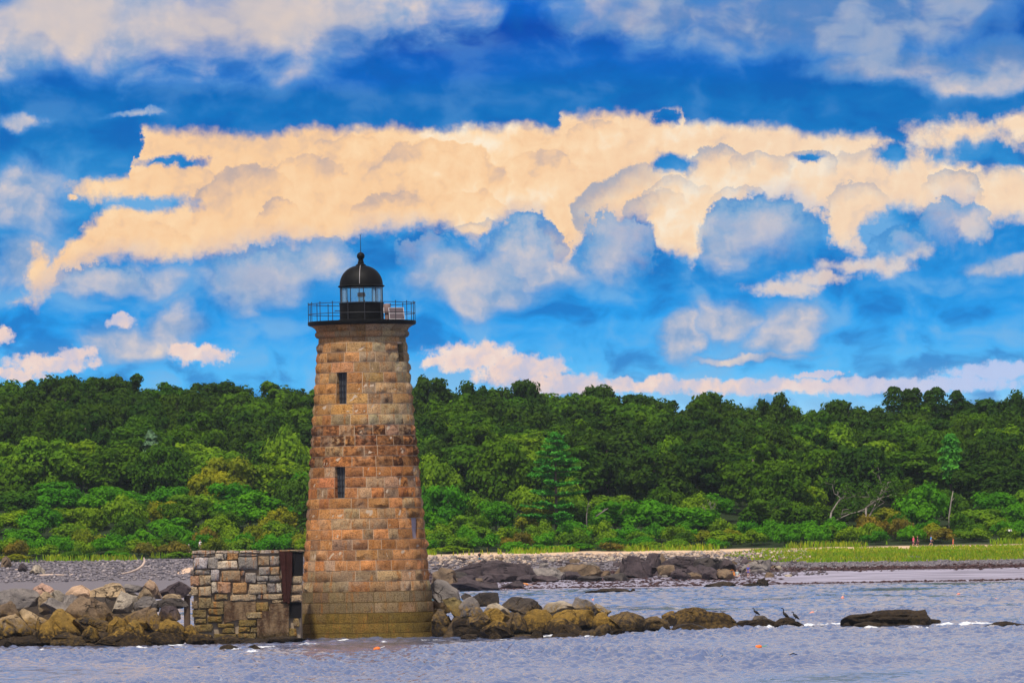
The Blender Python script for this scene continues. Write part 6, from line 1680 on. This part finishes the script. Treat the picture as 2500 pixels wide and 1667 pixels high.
# ------------------------------------------------------------------ birds and buoys
def birds():
    def cormorant(px, py, Y, face, label, up=1.0):
        b = at(px, py, Y)
        o = empty('cormorant', b, face, label, 'bird')
        V = lambda *a: np.array(a, float)
        pts = [V(0, 0, .30), V(.10, 0, .40), V(-.14, 0, .18), V(-.30, 0, .05), V(.15, 0, .50 * up), V(.12, 0, .62 * up), V(.16, 0, .72 * up), V(.22, 0, .75 * up), V(.32, 0, .74 * up)]
        rad = [.115, .090, .085, .030, .050, .034, .034, .038, .010]
        ed = [(0, 1), (0, 2), (2, 3), (1, 4), (4, 5), (5, 6), (6, 7), (7, 8)]
        link('body', _m(skin_to_mesh('body', pts, ed, rad, 0, 2), M['feather']), None, o)
        for s in (-1, 1):
            Vh, Fh = ico(2); w = link('wing', mesh('wing', Vh * np.array((.20, .035, .085)) , Fh, M['feather'], True), None, o); w.location = (-.03, s * .10, .28); w.rotation_euler = (0, R(-38), 0)
            link('leg', MB().tube([(0.0, s * .05, .22), (.03, s * .05, .0), (.12, s * .06, -.01)], [.018, .014, .012], 5).mesh('leg', M['feather']), None, o)
        return o
    cormorant(1846, 1502, 406.3, PI, 'dark bird hunched on the grey dome stone', 0.86).scale = (.85, .85, .72)
    cormorant(1918, 1511, 405.3, PI, 'dark bird with upright neck on the black weedy rock').scale = (.92,) * 3
    cormorant(1942, 1513, 405.0, PI * 0.95, 'rightmost dark bird perched on the black weedy rock', 0.8).scale = (.85,) * 3
    # gull gliding in front of the bushes
    p = at(2466, 1296, 930); o = empty('gull', p, R(20), 'white gull gliding low before the bushes at far right', 'bird')
    V = lambda *a: np.array(a, float)
    link('body', _m(skin_to_mesh('body', [V(0, 0, 0), V(.16, 0, .02), V(.26, 0, .05), V(.34, 0, .04), V(-.2, 0, 0), V(-.34, 0, .01)], [(0, 1), (1, 2), (2, 3), (0, 4), (4, 5)], [.085, .07, .05, .012, .06, (.06, .015)], 0, 2), M['white']), None, o)
    for s in (-1, 1):
        v = [(.10, s * .05, .04), (-.10, s * .05, .04), (-.14, s * .40, .22), (.08, s * .40, .24), (-.26, s * .85, .14), (-.16, s * .86, .15)]
        v += [(a, b, c - .015) for a, b, c in v]
        link('wing', mesh('wing', v, [(0, 1, 2, 3), (3, 2, 4, 5), (9, 8, 7, 6), (11, 10, 8, 9), (0, 3, 9, 6), (3, 5, 11, 9), (1, 7, 8, 2), (2, 8, 10, 4), (4, 10, 11, 5)], M['white']), None, o)
    def sea_at(px, py):
        u, v = uv(px, py); Y = H_CAM * F_PX / (-500 - v); return np.array((u * Y / F_PX, Y, 0.0))
    for (px, py, mt, size, lab, tilt) in [(920, 1588, 'orange', .17, 'bright orange lobster buoy floating before the tower', 70), (1852, 1583, 'orange', .16, 'orange and green lobster buoy in the open water on the right', 80), (1982, 1499, 'pinkbuoy', .17, 'faded red buoy floating beyond the birds', 60),
                                    (2057, 1462, 'pinkbuoy', .20, 'small pinkish buoy in the cove left of the far pair', 10), (2429, 1466, 'pinkbuoy', .20, 'faded orange buoy far out near the right edge', 75), (2340, 1452, 'pinkbuoy', .16, 'faint pink buoy close to the far beach', 70), (1447, 1468, 'pinkbuoy', .18, 'pale orange buoy in the cove behind the reef', 20)]:
        p = sea_at(px, py); o = empty('buoy', p + np.array((0, 0, 0.08)), 0, lab, 'buoy'); o.rotation_euler = (0, R(tilt), 0)
        s = size
        link('float', MB().lathe([(.02 * s, -1.0 * s), (.55 * s, -.9 * s), (.75 * s, -.6 * s), (.75 * s, .4 * s), (.45 * s, .95 * s), (.1 * s, 1.1 * s)], 14).mesh('float', M[mt], True, 40), None, o)
        st = MB().tube([(0, 0, 1.0 * s), (0, 0, 2.6 * s)], .12 * s, 6); st.tube([(0, 0, -1.6 * s), (0, 0, -.9 * s)], .12 * s, 6)
        link('spindle', st.mesh('spindle', M['green'] if 'green' in lab else M['white']), None, o)
    # foam: where the swell meets the stones
    F = [(418, 1576, 40, 1.0), (330, 1583, 60, .8), (360, 1590, 50, .6), (845, 1563, 45, 1.05), (760, 1572, 40, .6), (560, 1584, 60, .55), (470, 1582, 50, .7), (640, 1580, 40, .7), (610, 1590, 22, .9), (1985, 1527, 45, 1.0), (2040, 1524, 40, .95), (2320, 1526, 60, .95), (2390, 1524, 60, .9), (2460, 1524, 50, .8), (2420, 1530, 60, .6), (2250, 1532, 60, .55),
         (1340, 1554, 30, .8), (1430, 1556, 40, .55), (1150, 1560, 60, .45), (1240, 1561, 60, .5), (1550, 1543, 60, .6), (1700, 1540, 60, .55), (1880, 1533, 60, .55), (100, 1587, 90, .5), (220, 1586, 60, .6), (950, 1566, 60, .45), (1050, 1562, 60, .5), (2130, 1533, 50, .6), (1440, 1451, 80, .5), (1600, 1441, 120, .42), (1900, 1431, 140, .45), (2200, 1427, 140, .42), (2400, 1423, 120, .5)]
    for (px, py, w, k) in F:
        p = sea_at(px, py); ROCK_FEET.append((p[0], p[1], w * p[1] / F_PX, 3.5 if p[1] < 600 else 7.0, k))
birds()
build_sea()

# ------------------------------------------------------------------ haze over the water and the shore
def haze():
    m, t, out = new_mat('sea_haze')
    v = t.node('ShaderNodeVolumePrincipled', {'Color': (0.70, 0.84, 1.0, 1), 'Density': 0.000038, 'Anisotropy': 0.2})
    t.l.new(v.outputs[0], out.inputs['Volume'])
    mb = MB().box((0, 900, 24), (12000, 9000, 58))
    o = link('haze', mb.mesh('haze', m)); prop(o, kind='stuff')
haze()
